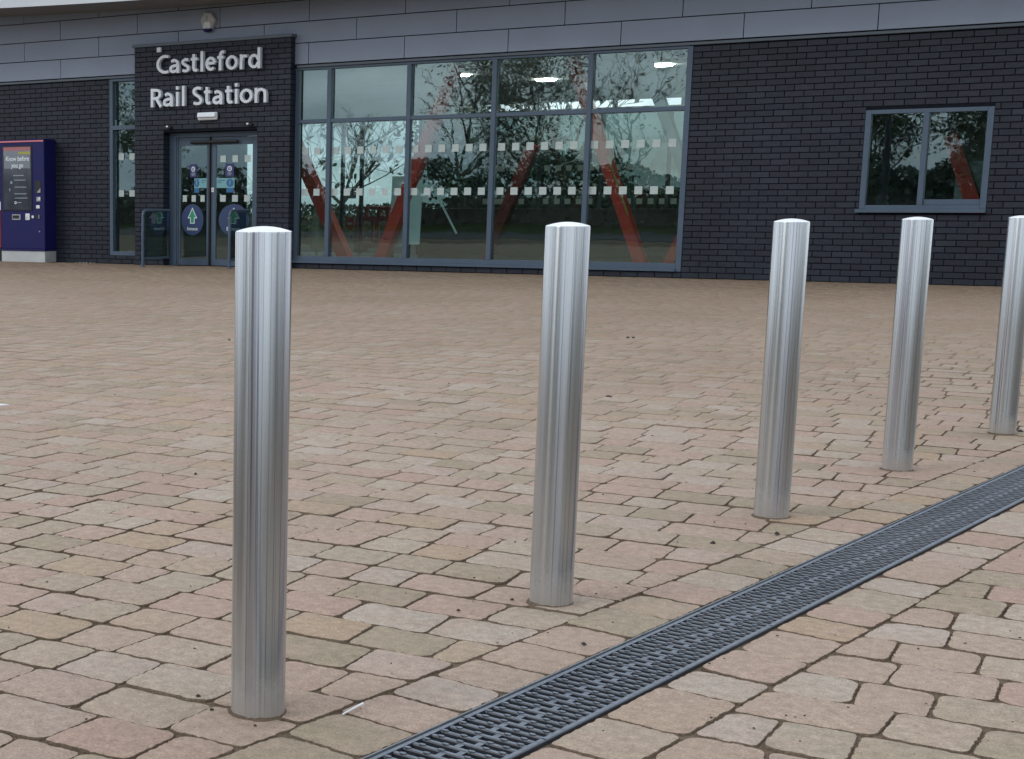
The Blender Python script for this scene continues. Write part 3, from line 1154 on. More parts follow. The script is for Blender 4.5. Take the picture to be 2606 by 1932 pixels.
put('lid', mb, M['black'], acv)

# ------------------------------------------------------------------ station building
st_ = thing('station_building', 'single storey station building of blue black brick with grey metal cladding above', 'building')
ZT = 2.93
PY = -0.15                     # face of the projecting entrance pier
PXL, PXR, PZ = -0.16, 2.637, 3.372
OXL, OXR, OZ = 0.39, 2.08, 2.06

# brick layout: (x0, x1, z0, z1, ypos) of visible brick fronts
bricks = []


def lay(x0, x1, z0, z1, yface, holes=(), phase=0.0):
    k0 = 0
    k = 0
    while k * 0.075 < z1 - 0.01:
        za, zb = k * 0.075 + 0.005, k * 0.075 + 0.070
        zb = min(zb, z1)
        if zb > z0 + 0.012:
            za = max(za, z0)
            offs = (0.1125 if k % 2 else 0.0) + phase
            x = x0 - (0.225 - offs if offs else 0)
            while x < x1:
                segs = [(max(x + 0.005, x0), min(x + 0.22, x1))]
                for (hx0, hx1, hz0, hz1) in holes:
                    out = []
                    for a, b_ in segs:
                        if zb <= hz0 + 0.002 or za >= hz1 - 0.002:
                            out.append((a, b_))
                            continue
                        if a < hx0:
                            out.append((a, min(b_, hx0)))
                        if b_ > hx1:
                            out.append((max(a, hx1), b_))
                    segs = out
                for a, b_ in segs:
                    if b_ - a > 0.02:
                        bricks.append((a, b_, za, zb, yface))
                x += 0.225
        k += 1


lay(-4.4, -0.755, 0, ZT, 0.0)
lay(8.375, 13.4, 0, ZT, 0.0, [(10.44, 11.805, 0.845, 2.062)])
lay(2.64, 8.375, 0, 0.082, 0.0)
lay(-0.755, PXL, 0, 0.135, 0.0)
lay(PXL, PXR, 0, PZ, PY, [(OXL, OXR, 0, OZ)])


def bscore(b):
    x, z = (b[0] + b[1]) / 2, (b[2] + b[3]) / 2
    d = Vector((x - CAM.x, -CAM.y))
    fw = Vector((-math.sin(0.59767), math.cos(0.59767)))
    rt = Vector((fw.y, -fw.x))
    dep, lat = d.dot(fw), d.dot(rt)
    u = lat / dep
    if u > 0.575 or u < -0.097:
        return 0
    # hidden behind the bollards' upper parts counts less but is kept simple
    return (b[1] - b[0]) * (b[3] - b[2]) / dep ** 2


bricks.sort(key=bscore, reverse=True)
brick_cache = {}
brest = MB()
for i, (a, b_, za, zb, yf) in enumerate(bricks):
    w, h = round(b_ - a, 3), round(zb - za, 3)
    dy = (rng.random() - 0.5) * 0.004
    if i < 300:
        key = (w, h)
        if key not in brick_cache:
            m_ = MB()
            m_.box((0, 0, 0), (w, 0.03, h), ch=0.0025)
            bm_ = m_.mesh('brick')
            bm_.materials.append(M['brick'])
            brick_cache[key] = bm_
        inst('brick', brick_cache[key], (a, yf + dy, za), st_)
    else:
        c = 0.0025
        y0 = yf + dy
        vs_ = [(a, y0 + c, za), (b_, y0 + c, za), (b_, y0 + c, zb), (a, y0 + c, zb), (a + c, y0, za + c), (b_ - c, y0, za + c), (b_ - c, y0, zb - c), (a + c, y0, zb - c),
               (a, y0 + 0.03, za), (b_, y0 + 0.03, za), (b_, y0 + 0.03, zb), (a, y0 + 0.03, zb)]
        fs_ = [(4, 5, 6, 7), (0, 1, 5, 4), (1, 2, 6, 5), (2, 3, 7, 6), (3, 0, 4, 7), (8, 9, 1, 0), (9, 10, 2, 1), (10, 11, 3, 2), (11, 8, 0, 3)]
        brest.add(vs_, fs_, rng.random())
put('brickwork', brest, M['brick'], st_, kind='stuff')
# pier return (right-hand cheek) bricks and reveal bricks of the doorway
ret = MB()
k = 0
while k * 0.075 < PZ - 0.01:
    za, zb = k * 0.075 + 0.005, min(k * 0.075 + 0.07, PZ)
    yy0, yy1 = PY + 0.005, -0.002
    ret.box((PXR - 0.02, yy0, za), (PXR + 0.001 + rng.random() * 0.002, yy1, zb), rng.random())
    if zb < OZ:
        ret.box((OXL - 0.02, PY + 0.031, za), (OXL + 0.001 + rng.random() * 0.002, 0.018, zb), rng.random())
        ret.box((OXR - 0.001, PY + 0.031, za), (OXR + 0.02, 0.018, zb), rng.random())
    k += 1
put('brick_return', ret, M['brick'], st_, kind='stuff')

# backing walls (mortar), with real openings
bk = MB()
bk.box((-4.4, 0.009, 0), (-0.757, 0.28, ZT))
bk.box((-0.757, 0.009, 0), (PXL, 0.28, 0.132))
bk.box((2.637, 0.009, 0), (8.377, 0.28, 0.080))
bk.box((8.377, 0.009, 0), (10.438, 0.28, ZT))
bk.box((11.807, 0.009, 0), (13.4, 0.28, ZT))
bk.box((10.438, 0.009, 0), (11.807, 0.28, 0.843))
bk.box((10.438, 0.009, 2.064), (11.807, 0.28, ZT))
bk.box((PXL + 0.002, PY + 0.009, 0), (OXL - 0.003, 0.26, PZ))
bk.box((OXR + 0.003, PY + 0.009, 0), (PXR - 0.008, 0.26, PZ))
bk.box((OXL - 0.003, PY + 0.009, OZ + 0.003), (OXR + 0.003, 0.26, PZ))
put('wall_core', bk, M['mortar'], st_)

# coping on the pier
put('coping', MB().box((PXL - 0.03, PY - 0.03, 3.374), (PXR + 0.028, -0.022, 3.421), ch=0.004), M['trim'], st_)
# trim strip above brick and windows (two lengths, the pier stands between them)
for x0, x1 in ((-4.4, PXL - 0.032), (PXR + 0.03, 13.4)):
    put('trim_strip', MB().box((x0, -0.028, 2.938), (x1, 0.2, 2.975), ch=0.004), M['trim'], st_)
# support behind cladding
bk = MB()
bk.box((-4.4, 0.012, 2.977), (13.4, 0.28, 4.60))
put('cladding_backing', bk, M['gap'], st_)
# cladding panels
ROWS = [(2.992, 3.286, 2.86), (3.298, 3.592, 2.105), (3.604, 3.898, 2.86), (3.910, 4.204, 2.105), (4.216, 4.510, 2.86)]
for za, zb, ph in ROWS:
    k = -5
    while True:
        xa = ph + 1.528 * k
        xb = xa + 1.528
        k += 1
        if xb < -4.3:
            continue
        if xa > 13.3:
            break
        xa2, xb2 = max(xa + 0.005, -4.4), min(xb - 0.005, 13.4)
        dy = (rng.random() - 0.5) * 0.002
        put('cladding_panel', MB().box((xa2, -0.018 + dy, za), (xb2, 0.008, zb), ch=0.002), M['clad'], st_)


# roof with curved overhang
def zs(x):
    return 3.925 + 0.0082 * max(0.0, 2.6 - x) ** 1.6


OV = -1.12
mb = MB()
fa = MB()
xs = [-6 + 0.4 * i for i in range(51)]
vs_, fs_ = [], []
for x in xs:
    z = zs(x)
    vs_ += [(x, 0.0085, z), (x, OV, z), (x, OV, z + 0.05), (x, OV + 0.3, z + 0.5), (x, 8.0, z + 0.9), (x, 8.0, z + 0.75), (x, 0.0085, z + 0.75)]
n = 7
for i in range(len(xs) - 1):
    for k in range(n):
        a, b_ = i * n + k, i * n + (k + 1) % n
        fs_.append((a, b_, b_ + n, a + n))
fs_.append(tuple(range(n - 1, -1, -1)))
fs_.append(tuple(range((len(xs) - 1) * n, len(xs) * n)))
mb.add(vs_, fs_)
put('roof', mb, M['soffit'], st_)
vs_, fs_ = [], []
for x in xs:
    z = zs(x) - 0.012
    vs_ += [(x, OV - 0.004, z), (x, OV - 0.03, z), (x, OV - 0.03, z + 0.30), (x, OV - 0.004, z + 0.30)]
for i in range(len(xs) - 1):
    for k in range(4):
        a, b_ = i * 4 + k, i * 4 + (k + 1) % 4
        fs_.append((a, a + 4, b_ + 4, b_))
fa.add(vs_, [tuple(reversed(f)) for f in fs_])
put('fascia', fa, M['fascia'], st_)

# ------------------------------------------------------------------ windows
SQ = MB().box((-0.051, -0.0015, -0.051), (0.051, 0.0015, 0.051)).mesh('frosted_square')
SQ.materials.append(M['frost'])


def squares(parent, xs_, z, y_=0.045):
    for x in xs_:
        inst('frosted_square', SQ, (x, y_, z), parent)


FY0, FY1, GY = -0.006, 0.075, 0.052


# the long window
fr = MB()
fr.box((2.640, FY0 + 0.012, 0.125), (2.702, FY1, 2.905))
fr.box((8.302, FY0, 0.083), (8.372, FY1, 2.932), ch=0.003)
fr.box((2.640, FY0, 2.905), (8.302, FY1, 2.932))
fr.box((2.640, FY0, 0.125), (8.302, FY1, 0.188))
fr.box((2.640, FY0 - 0.03, 0.083), (8.302, FY1, 0.1235), ch=0.003)
w1 = put('window', fr, M['frame'], st_)
label(w1, 'long glazed window wall in grey frames')
MX = [3.205, 4.468, 5.735, 7.062]
for x in MX:
    put('mullion', MB().box((x - 0.033, FY0 - 0.004, 0.1885), (x + 0.033, FY1, 2.9045), ch=0.003), M['frame'], w1)
edges = [2.702] + [v for x in MX for v in (x - 0.033, x + 0.033)] + [8.302]
pairs = [(edges[2 * i], edges[2 * i + 1]) for i in range(5)]
for a, b_ in pairs:
    put('transom', MB().box((a + 0.0005, FY0 + 0.002, 2.135), (b_ - 0.0005, FY1, 2.19), ch=0.003), M['frame'], w1)
    for za, zb in ((0.189, 2.1345), (2.1905, 2.9045)):
        put('pane', MB().box((a + 0.001, GY, za), (b_ - 0.001, GY + 0.006, zb)), M['glass'], w1)
for z in (1.73, 1.13):
    for x0, n in ((2.80, 2), (3.30, 6), (4.57, 6), (5.855, 6), (7.148, 6)):
        squares(w1, [x0 + 0.2 * i + (0.003 * i if n == 6 else 0) for i in range(n)], z)

# narrow window left of the pier
fr = MB()
fr.box((-0.752, FY0, 0.137), (-0.690, FY1, 2.930), ch=0.003)
fr.box((-0.690, FY0, 0.137), (PXL - 0.001, FY1, 0.2))
fr.box((-0.690, FY0, 2.895), (PXL - 0.001, FY1, 2.930))
fr.box((-0.690, FY0, 2.137), (PXL - 0.001, FY1, 2.203))
w2 = put('window', fr, M['frame'], st_)
label(w2, 'narrow tall window left of the entrance')
for za, zb in ((0.201, 2.136), (2.204, 2.894)):
    put('pane', MB().box((-0.689, GY + 0.03, za), (PXL - 0.002, GY + 0.036, zb)), M['glass'], w2)
for z in (1.715, 1.13):
    squares(w2, (-0.575, -0.365), z, GY + 0.022)

# small window on the right
fr = MB()
fr.box((10.442, FY0, 0.891), (10.505, FY1, 2.06), ch=0.003)
fr.box((11.735, FY0, 0.891), (11.803, FY1, 2.06), ch=0.003)
fr.box((10.505, FY0, 2.013), (11.735, FY1, 2.06))
fr.box((10.505, FY0, 0.891), (11.735, FY1, 0.936))
w3 = put('window', fr, M['frame'], st_)
label(w3, 'small two pane window in the brick wall')
put('sill', MB().box((10.405, -0.055, 0.846), (11.806, FY1, 0.8905), ch=0.003), M['frame'], w3)
put('mullion', MB().box((11.070, FY0 - 0.003, 0.9365), (11.132, FY1, 2.0125), ch=0.003), M['frame'], w3)
put('pane', MB().box((10.5055, GY, 0.9365), (11.0695, GY + 0.006, 2.0125)), M['glass'], w3)
put('pane', MB().box((11.1325, GY + 0.02, 1.003), (11.7345, GY + 0.026, 2.0125)), M['glass'], w3)
put('bottom_rail', MB().box((11.1325, 0.02, 0.9365), (11.7345, FY1, 1.0025), ch=0.003), M['frame'], w3)

# ------------------------------------------------------------------ entrance doors
jf = MB()
jf.box((OXL + 0.004, 0.02, 0), (0.520, 0.13, 2.055))
jf.box((0.515, 0.035, 0), (0.545, 0.13, 1.982))
jf.box((1.985, 0.02, 0), (OXR - 0.003, 0.13, 2.055))
jf.box((0.520, 0.02, 1.984), (1.985, 0.13, 2.055))
df = put('door_frame', jf, M['frame'], st_)
DY0, DY1 = 0.045, 0.085


def leaf(x0, x1, gx0, gx1, yoff=0.0):
    m_ = MB()
    m_.box((x0, DY0, 0.008), (gx0, DY1, 1.978), ch=0.003)
    m_.box((gx1, DY0, 0.008), (x1, DY1, 1.978), ch=0.003)
    m_.box((gx0, DY0, 0.008), (gx1, DY1, 0.108))
    m_.box((gx0, DY0, 1.860), (gx1, DY1, 1.978))
    return put('door', m_, M['frame'], st_)


dl = leaf(0.548, 1.122, 0.580, 1.070)
dr_ = leaf(1.150, 1.982, 1.240, 1.893)
put('pane', MB().box((0.5805, 0.06, 0.1085), (1.0695, 0.066, 1.8595)), M['glass'], dl)
put('pane', MB().box((1.2405, 0.06, 0.1085), (1.8925, 0.066, 1.8595)), M['glass'], dr_)
put('meeting_post', MB().box((1.1235, 0.012, 0.004), (1.1485, 0.09, 1.99)), M['black'], df)
put('sensor_bar', MB().tube([(0.805, 0.004, 1.905), (1.655, 0.004, 1.905)], 0.024, 10), M['black'], df)


def ellipse(cx, cz, rx, rz, n=40):
    return [(cx + rx * math.cos(2 * math.pi * k / n), cz + rz * math.sin(2 * math.pi * k / n)) for k in range(n)]


def arrow(cx, z0, z1, w, sw, zh):
    """upward arrow outline, counter-clockwise seen from the front"""
    return [(cx - sw, z0), (cx + sw, z0), (cx + sw, zh), (cx + w, zh), (cx, z1), (cx - w, zh), (cx - sw, zh)]


def flat(name, pts, y_, m_, parent, th=0.0012):
    return put(name, MB().prism(pts, y_, y_ + th), m_, parent)


def rect(x0, x1, z0, z1):
    return [(x0, z0), (x1, z0), (x1, z1), (x0, z1)]


def ring(name, cx, cz, ro, ri, y_, m_, parent, n=28, ax=1.0):
    vs_, fs_ = [], []
    for k in range(n):
        a = 2 * math.pi * k / n
        for r in (ro, ri):
            vs_.append((cx + ax * r * math.cos(a), y_, cz + r * math.sin(a)))
    for k in range(n):
        a, b_ = 2 * k, 2 * ((k + 1) % n)
        fs_.append((a, b_, b_ + 1, a + 1))
    return put(name, MB().add(vs_, fs_), m_, parent)


YS = 0.055
for dpar, cx, rx, ax_ in ((dl, 0.805, 0.205, 0.075), (dr_, 1.562, 0.272, 0.096)):
    d0 = flat('entrance_sticker', ellipse(cx, 0.715, rx, 0.243), YS, M['navy'], dpar)
    flat('arrow_outline', arrow(cx, 0.655, 0.905, ax_ + 0.014, ax_ * 0.40 + 0.012, 0.738), YS - 0.0025, M['print'], dpar)
    flat('arrow', arrow(cx, 0.668, 0.880, ax_ - 0.008, ax_ * 0.40 - 0.002, 0.752), YS - 0.005, M['green'], dpar)
    text('entrance_text', 'Entrance', cx, YS - 0.003, 0.552, 0.075 * (rx / 0.24) ** 0.6, M['print'], dpar, sx=0.85 * (rx / 0.24) ** 0.4, offset=0.0012)
# leaflets with ring logo, teal door notices, frosted squares
for dpar, x0, x1 in ((dl, 0.757, 0.877), (dr_, 1.404, 1.556)):
    flat('notice', rect(x0, x1, 1.372, 1.575), YS, M['indigo'], dpar)
    cx = (x0 + x1) / 2
    ring('ring_logo', cx, 1.497, 0.040, 0.026, YS - 0.003, M['print'], dpar, ax=0.85 if dpar == dl else 1.05)
    flat('logo_hand', rect(cx - 0.005, cx + 0.018, 1.490, 1.500), YS - 0.003, M['print'], dpar)
    flat('logo_hand', rect(cx - 0.005, cx + 0.003, 1.501, 1.518), YS - 0.003, M['print'], dpar)
    for q in range(3):
        w = (0.032, 0.042, 0.026)[q]
        flat('print_line', rect(cx - w, cx + w, 1.432 - 0.017 * q, 1.440 - 0.017 * q), YS - 0.003, M['print_grey'], dpar)
for dpar, x0, x1, cxx in ((dl, 0.836, 1.068, 0.882), (dr_, 1.243, 1.570, 1.490)):
    flat('door_notice', rect(x0, x1, 1.205, 1.355), YS, M['teal'], dpar)
    w = 0.046 if dpar == dl else 0.066
    flat('blue_disc', ellipse(cxx, 1.283, w, 0.062, 24), YS - 0.0025, M['signblue'], dpar)
    flat('disc_mark', rect(cxx - 0.008, cxx + 0.008, 1.250, 1.325), YS - 0.005, M['teal'], dpar)
    flat('notice_tab', rect(cxx - w, cxx + w, 1.135, 1.2035), YS, M['signblue'], dpar)
    tx_ = (x0 + 0.135) if dpar == dl else x0 + 0.02
    for q in range(2):
        flat('print_line', rect(tx_, tx_ + (0.085, 0.05)[q] * (1.0 if dpar == dl else 1.5), 1.318 - 0.03 * q, 1.326 - 0.03 * q), YS - 0.0025, M['navy'], dpar)
squares(dr_, (1.362, 1.580, 1.798), 1.646, 0.0565)
squares(dr_, (1.362, 1.580, 1.796), 1.045, 0.0565)
for x in (0.66, 0.827, 0.99):
    o = inst('frosted_square', SQ, (x, 0.0565, 1.045), dl)
    o.scale = (0.75, 1, 1)
flat('push_label', rect(1.158, 1.205, 1.142, 1.21), 0.041, M['white'], dr_)
text('push_text', '7', 1.181, 0.040, 1.160, 0.045, M['signblue'], dr_)

# ------------------------------------------------------------------ guard rails either side of the door
for xr, ya, lab in ((0.497, -0.88, 'curved grey guard rail with glass infill on the left of the entrance door'),
                    (1.945, -0.70, 'curved grey glass filled guard rail right of the entrance door, beside the nearest bollard')):
    gr = thing('guard_rail', lab, 'guard rail', (xr, ya, 0), 'guard rails at the entrance')
    pts = [(xr, ya, 0.0), (xr, ya, 0.40), (xr, ya, 0.77)]
    for k in range(1, 7):
        a = k / 6 * math.pi / 2
        pts.append((xr, ya + 0.09 * (1 - math.cos(a)), 0.77 + 0.09 * math.sin(a)))
    pts += [(xr, -0.5, 0.86), (xr, PY - 0.002, 0.86)]
    put('hoop', MB().tube(pts, 0.022, 12), M['frame'], gr, sharp=50)
    put('foot_plate', MB().lathe([(0.05, 0.0), (0.05, 0.008), (0.024, 0.012)], (xr, ya, 0.001), 20), M['frame'], gr)
    put('bottom_rail', MB().box((xr - 0.012, ya + 0.02, 0.115), (xr + 0.012, PY - 0.003, 0.145)), M['frame'], gr)
    put('glass_infill', MB().box((xr - 0.004, ya + 0.024, 0.146), (xr + 0.004, PY - 0.006, 0.836)), M['glass_rail'], gr)
    if xr < 1:
        vs_ = [(xr + 0.0055, ya + 0.10 + (p[0]) * 1.0, p[1]) for p in [(0.13, 0.66), (0.25, 0.66), (0.25, 0.745), (0.33, 0.745), (0.19, 0.835), (0.05, 0.745), (0.13, 0.745)]]
        o_ = put('arrow_sticker', MB().add(vs_, [tuple(range(7))]), M['print_dim'], gr)

# ------------------------------------------------------------------ station sign: individual fabricated letters
sign = thing('station_sign', 'raised silver letters spelling the station name on the dark brick pier', 'sign', (1.24, PY, 2.4))
SYF, SYB = PY - 0.075, PY - 0.012


def cat(pts, n=6, closed=False):
    """Catmull-Rom through 2D points"""
    out = []
    P = pts
    m_ = len(P)
    rngs = range(m_ if closed else m_ - 1)
    for i in rngs:
        p0 = P[(i - 1) % m_] if (closed or i > 0) else (2 * P[0][0] - P[1][0], 2 * P[0][1] - P[1][1])
        p1, p2 = P[i], P[(i + 1) % m_]
        p3 = P[(i + 2) % m_] if (closed or i + 2 < m_) else (2 * P[-1][0] - P[-2][0], 2 * P[-1][1] - P[-2][1])
        for k in range(n):
            t = k / n
            q = []
            for a in (0, 1):
                q.append(0.5 * (2 * p1[a] + (p2[a] - p0[a]) * t + (2 * p0[a] - 5 * p1[a] + 4 * p2[a] - p3[a]) * t * t + (3 * p1[a] - p0[a] - 3 * p2[a] + p3[a]) * t ** 3))
            out.append(tuple(q))
    if not closed:
        out.append(P[-1])
    return out


def arc(cx, cy, rx, ry, a0, a1, n=26):
    return [(cx + rx * math.cos(R(a0 + (a1 - a0) * k / n)), cy + ry * math.sin(R(a0 + (a1 - a0) * k / n))) for k in range(n + 1)]


S_ = 0.085   # half stroke in cap heights
XH = 0.765
GLY = {
    'C': [(arc(0.80, 0.5, 0.80, 0.425, 66, 294), False)],
    'a': [(cat([(0.10, 0.615), (0.45, XH - S_ + 0.005), (0.86, 0.60), (1.0, 0.42), (1.0, 0.0)]), False), (cat([(1.0, 0.40), (0.52, 0.395), (0.12, 0.335), (0.0, 0.215), (0.14, 0.105), (0.48, 0.085), (0.85, 0.165), (1.0, 0.30)]), False)],
    's': [(cat([(0.95, 0.635), (0.60, XH - S_ + 0.008), (0.20, 0.645), (0.03, 0.55), (0.20, 0.445), (0.62, 0.365), (0.97, 0.235), (0.84, 0.115), (0.42, 0.080), (0.0, 0.125)]), False)],
    't': [(cat([(0.36, 0.94), (0.36, 0.55), (0.36, 0.24), (0.52, 0.095), (1.0, 0.10)]), False), ([(-0.10, XH - S_), (1.0, XH - S_)], False)],
    'l': [([(0.5, 0.0), (0.5, 1.07)], False)],
    'e': [([(0.02, 0.41), (0.97, 0.41)], False), (arc(0.5, 0.38, 0.5, 0.295, 6, 315), False)],
    'f': [(cat([(1.08, 0.955), (0.72, 0.955), (0.42, 0.80), (0.40, 0.5), (0.40, 0.0)]), False), ([(-0.10, XH - S_), (1.0, XH - S_)], False)],
    'o': [(arc(0.5, 0.38, 0.5, 0.30, 0, 360, 36)[:-1], True)],
    'r': [([(0.0, 0.0), (0.0, XH)], False), (cat([(0.0, 0.38), (0.16, 0.58), (0.48, 0.665), (1.12, 0.665)]), False)],
    'd': [(arc(0.46, 0.38, 0.46, 0.295, 12, 348, 34), False), ([(1.0, 0.0), (1.0, 1.07)], False)],
    'R': [([(0.0, 0.0), (0.0, 0.998)], False), (cat([(0.0, 0.905), (0.52, 0.905), (0.86, 0.83), (0.92, 0.695), (0.82, 0.55), (0.48, 0.47), (0.0, 0.47)]), False), ([(0.50, 0.46), (1.06, 0.0)], False)],
    'i': [([(0.5, 0.0), (0.5, XH)], False), ([(0.5, 0.88), (0.5, 1.06)], False)],
    'S': [(cat([(0.97, 0.875), (0.62, 0.91), (0.20, 0.875), (0.02, 0.735), (0.20, 0.585), (0.66, 0.455), (0.98, 0.275), (0.84, 0.125), (0.42, 0.085), (0.0, 0.135)]), False)],
    'n': [([(0.0, 0.0), (0.0, XH)], False), (cat([(0.0, 0.42), (0.18, 0.60), (0.55, XH - S_), (0.90, 0.60), (1.0, 0.42), (1.0, 0.0)]), False)],
}


def letter(ch, x0, x1, zb, H):
    s = S_ * H
    strokes = GLY[ch]
    m_ = MB()
    x0i, x1i = x0 + s, max(x1 - s, x0 + s + 0.001)
    for si, (pl, closed) in enumerate(strokes):
        P = [(x0i + u * (x1i - x0i), zb + v * H) for u, v in pl]
        if ch in ('l', 'i'):
            P = [((x0 + x1) / 2, zb + v * H) for u, v in pl]
        n = len(P)
        Lp, Rp = [], []
        for i in range(n):
            a = P[(i - 1) % n] if (closed or i > 0) else P[i]
            b_ = P[(i + 1) % n] if (closed or i < n - 1) else P[i]
            d = Vector((b_[0] - a[0], b_[1] - a[1]))
            d.normalize()
            k = s * (0.97 if abs(d.y) > 0.7 else 0.86)
            nn = Vector((-d.y, d.x)) * k
            Lp.append((P[i][0] + nn.x, P[i][1] + nn.y))
            Rp.append((P[i][0] - nn.x, P[i][1] - nn.y))
        yf = SYF - 0.0012 * si
        yb = SYB + 0.001 * si
        vs_ = [(p[0], yf, p[1]) for p in Lp] + [(p[0], yf, p[1]) for p in Rp] + [(p[0], yb, p[1]) for p in Lp] + [(p[0], yb, p[1]) for p in Rp]
        fs_ = []
        m2 = n if closed else n - 1
        for i in range(m2):
            j = (i + 1) % n
            fs_ += [(i, i + n, j + n, j), (i + 2 * n, j + 2 * n, j + 3 * n, i + 3 * n), (i, j, j + 2 * n, i + 2 * n), (i + n, i + 3 * n, j + 3 * n, j + n)]
        if not closed:
            fs_ += [(0, 2 * n, 3 * n, n), (n - 1, 2 * n - 1, 4 * n - 1, 3 * n - 1)]
        m_.add(vs_, fs_)
    put('letter', m_, M['letter'], sign)


W1 = [(0.305, 0.53), (0.546, 0.726), (0.764, 0.919), (0.927, 1.08), (1.106, 1.169), (1.202, 1.391), (1.399, 1.548), (1.563, 1.771), (1.808, 1.948), (1.955, 2.163)]
W2 = [(0.199, 0.406), (0.429, 0.61), (0.662, 0.723), (0.771, 0.834), (0.968, 1.152), (1.168, 1.32), (1.332, 1.508), (1.546, 1.703), (1.718, 1.784), (1.814, 2.035), (2.071, 2.275)]
for (x0, x1), ch in zip(W1, 'Castleford'):
    letter(ch, x0, x1, 2.948, 0.282)
for (x0, x1), ch in zip(W2, 'RailStation'):
    letter(ch, x0, x1, 2.449, 0.282)

# small fittings on the pier and cladding
sb = thing('sensor_box', 'small square white box just above the letter C of the station sign', 'sensor', (0.33, PY, 3.315))
put('body', MB().box((0.290, PY - 0.045, 3.279), (0.362, PY - 0.004, 3.353), ch=0.004), M['letter'], sb)
put('wall_plate', MB().box((0.300, PY - 0.0035, 3.289), (0.352, PY - 0.0005, 3.343)), M['black'], sb)

bl = thing('bulkhead_light', 'white oblong bulkhead light on the brick above the doors', 'light fitting', (1.22, PY, 2.28))
put('body', MB().box((1.050, PY - 0.05, 2.225), (1.392, PY - 0.003, 2.340), ch=0.012), M['white'], bl)
put('diffuser', MB().box((1.058, PY - 0.085, 2.262), (1.384, PY - 0.0505, 2.336), ch=0.012), M['diffuser'], bl)

for x, lab in ((0.525, 'small black wall sensor above the left corner of the doorway'), (1.975, 'small black wall sensor above the right corner of the doorway')):
    c = thing('wall_sensor', lab, 'sensor', (x, PY, 2.14), 'black sensors above the doorway')
    put('body', MB().box((x - 0.032, PY - 0.055, 2.115), (x + 0.034, PY - 0.003, 2.16), ch=0.012), M['black'], c)
    put('lens', MB().box((x - 0.046, PY - 0.072, 2.134), (x - 0.008, PY - 0.0555, 2.160), ch=0.005), M['white'], c)

al = thing('alarm_box', 'six sided white alarm box with blue strobe on the cladding above the sign', 'alarm', (1.155, -0.02, 3.70))
hexo = [(1.062, 3.588), (1.220, 3.583), (1.292, 3.712), (1.214, 3.832), (1.080, 3.836), (1.016, 3.722)]
hx = [(1.155 + (p[0] - 1.155) * 0.86, 3.71 + (p[1] - 3.71) * 0.86) for p in hexo]
m_ = MB()
vs_ = [(p[0], -0.020, p[1]) for p in hexo] + [(p[0], -0.075, p[1]) for p in hexo] + [(p[0], -0.095, p[1]) for p in hx]
fs_ = [(k, (k + 1) % 6, (k + 1) % 6 + 6, k + 6) for k in range(6)] + [(k + 6, (k + 1) % 6 + 6, (k + 1) % 6 + 12, k + 12) for k in range(6)] + [tuple(range(12, 18))]
put('body', m_.add(vs_, fs_), M['offwhite'], al)
put('lower_panel', MB().prism([(1.078, 3.596), (1.212, 3.592), (1.205, 3.675), (1.19, 3.688), (1.112, 3.688), (1.098, 3.672)], -0.104, -0.0955), M['white'], al)
put('emblem', MB().prism(ellipse(1.145, 3.745, 0.022, 0.034, 16), -0.0985, -0.0955), M['print_grey'], al)
put('strobe', MB().lathe([(0.072, 0.0), (0.070, -0.022), (0.055, -0.040), (0.02, -0.050)], (1.150, -0.078, 3.588), 24), M['blue_dark'], al, sharp=60)

# ------------------------------------------------------------------ ticket machine
tm = thing('ticket_machine', 'tall dark blue ticket machine with large screen against the brick wall', 'ticket machine', (-2.32, -0.32, 0))
TX0, TX1, TYF, TYB = -2.795, -1.858, -0.315, -0.004
put('cabinet', MB().box((TX0, TYF, 0.222), (TX1, TYB, 2.012), ch=0.008), M['blue'], tm)
put('lower_lip', MB().box((TX0 - 0.004, TYF - 0.012, 0.188), (TX1 + 0.002, TYB, 0.2215), ch=0.006), M['blue'], tm)
put('plinth', MB().box((TX0 + 0.004, TYF + 0.004, 0.002), (TX1 - 0.003, TYB, 0.1875), ch=0.004), M['plinth'], tm)
put('light_strip', MB().box((TX0 + 0.004, TYF - 0.012, 1.970), (TX1 - 0.004, TYF - 0.0005, 1.996), ch=0.004), M['redlamp'], tm)
bz = put('screen_bezel', MB().box((-2.738, TYF - 0.012, 0.850), (-2.106, TYF - 0.0005, 1.918), ch=0.006), M['black'], tm)
sc = put('screen', MB().box((-2.704, TYF - 0.0155, 0.872), (-2.122, TYF - 0.0125, 1.895)), M['screen'], tm)
ys = TYF - 0.0175
flat('screen_header', rect(-2.700, -2.126, 1.835, 1.893), ys, M['screen_red'], sc)
flat('screen_band', rect(-2.700, -2.126, 1.755, 1.8345), ys, M['screen_grey'], sc)
flat('yellow_bar', rect(-2.385, -2.128, 1.775, 1.815), ys - 0.002, M['screen_yellow'], sc)
flat('screen_panel', rect(-2.690, -2.135, 1.545, 1.7545), ys, M['screen_grey'], sc)
text('screen_text', 'Know before\nyou go', -2.408, ys - 0.002, 1.668, 0.108, M['print'], sc, shear=0.18, offset=0.0015, ext=0.0005, sx=0.86)
for z, a, b_ in ((1.43, -2.50, -2.27), (1.355, -2.48, -2.24), (1.24, -2.47, -2.22), (1.13, -2.48, -2.22), (1.06, -2.47, -2.20)):
    flat('print_line', rect(a, b_, z - 0.006, z + 0.006), ys, M['print_grey'], sc)
flat('picture_block', rect(-2.56, -2.52, 1.295, 1.335), ys, M['print_grey'], sc)
flat('picture_block', rect(-2.585, -2.565, 1.175, 1.22), ys, M['print_grey'], sc)
ring('ring_logo', -2.455, 0.985, 0.024, 0.012, ys, M['print'], sc)
flat('print_line', rect(-2.415, -2.33, 0.98, 0.992), ys, M['print_grey'], sc)
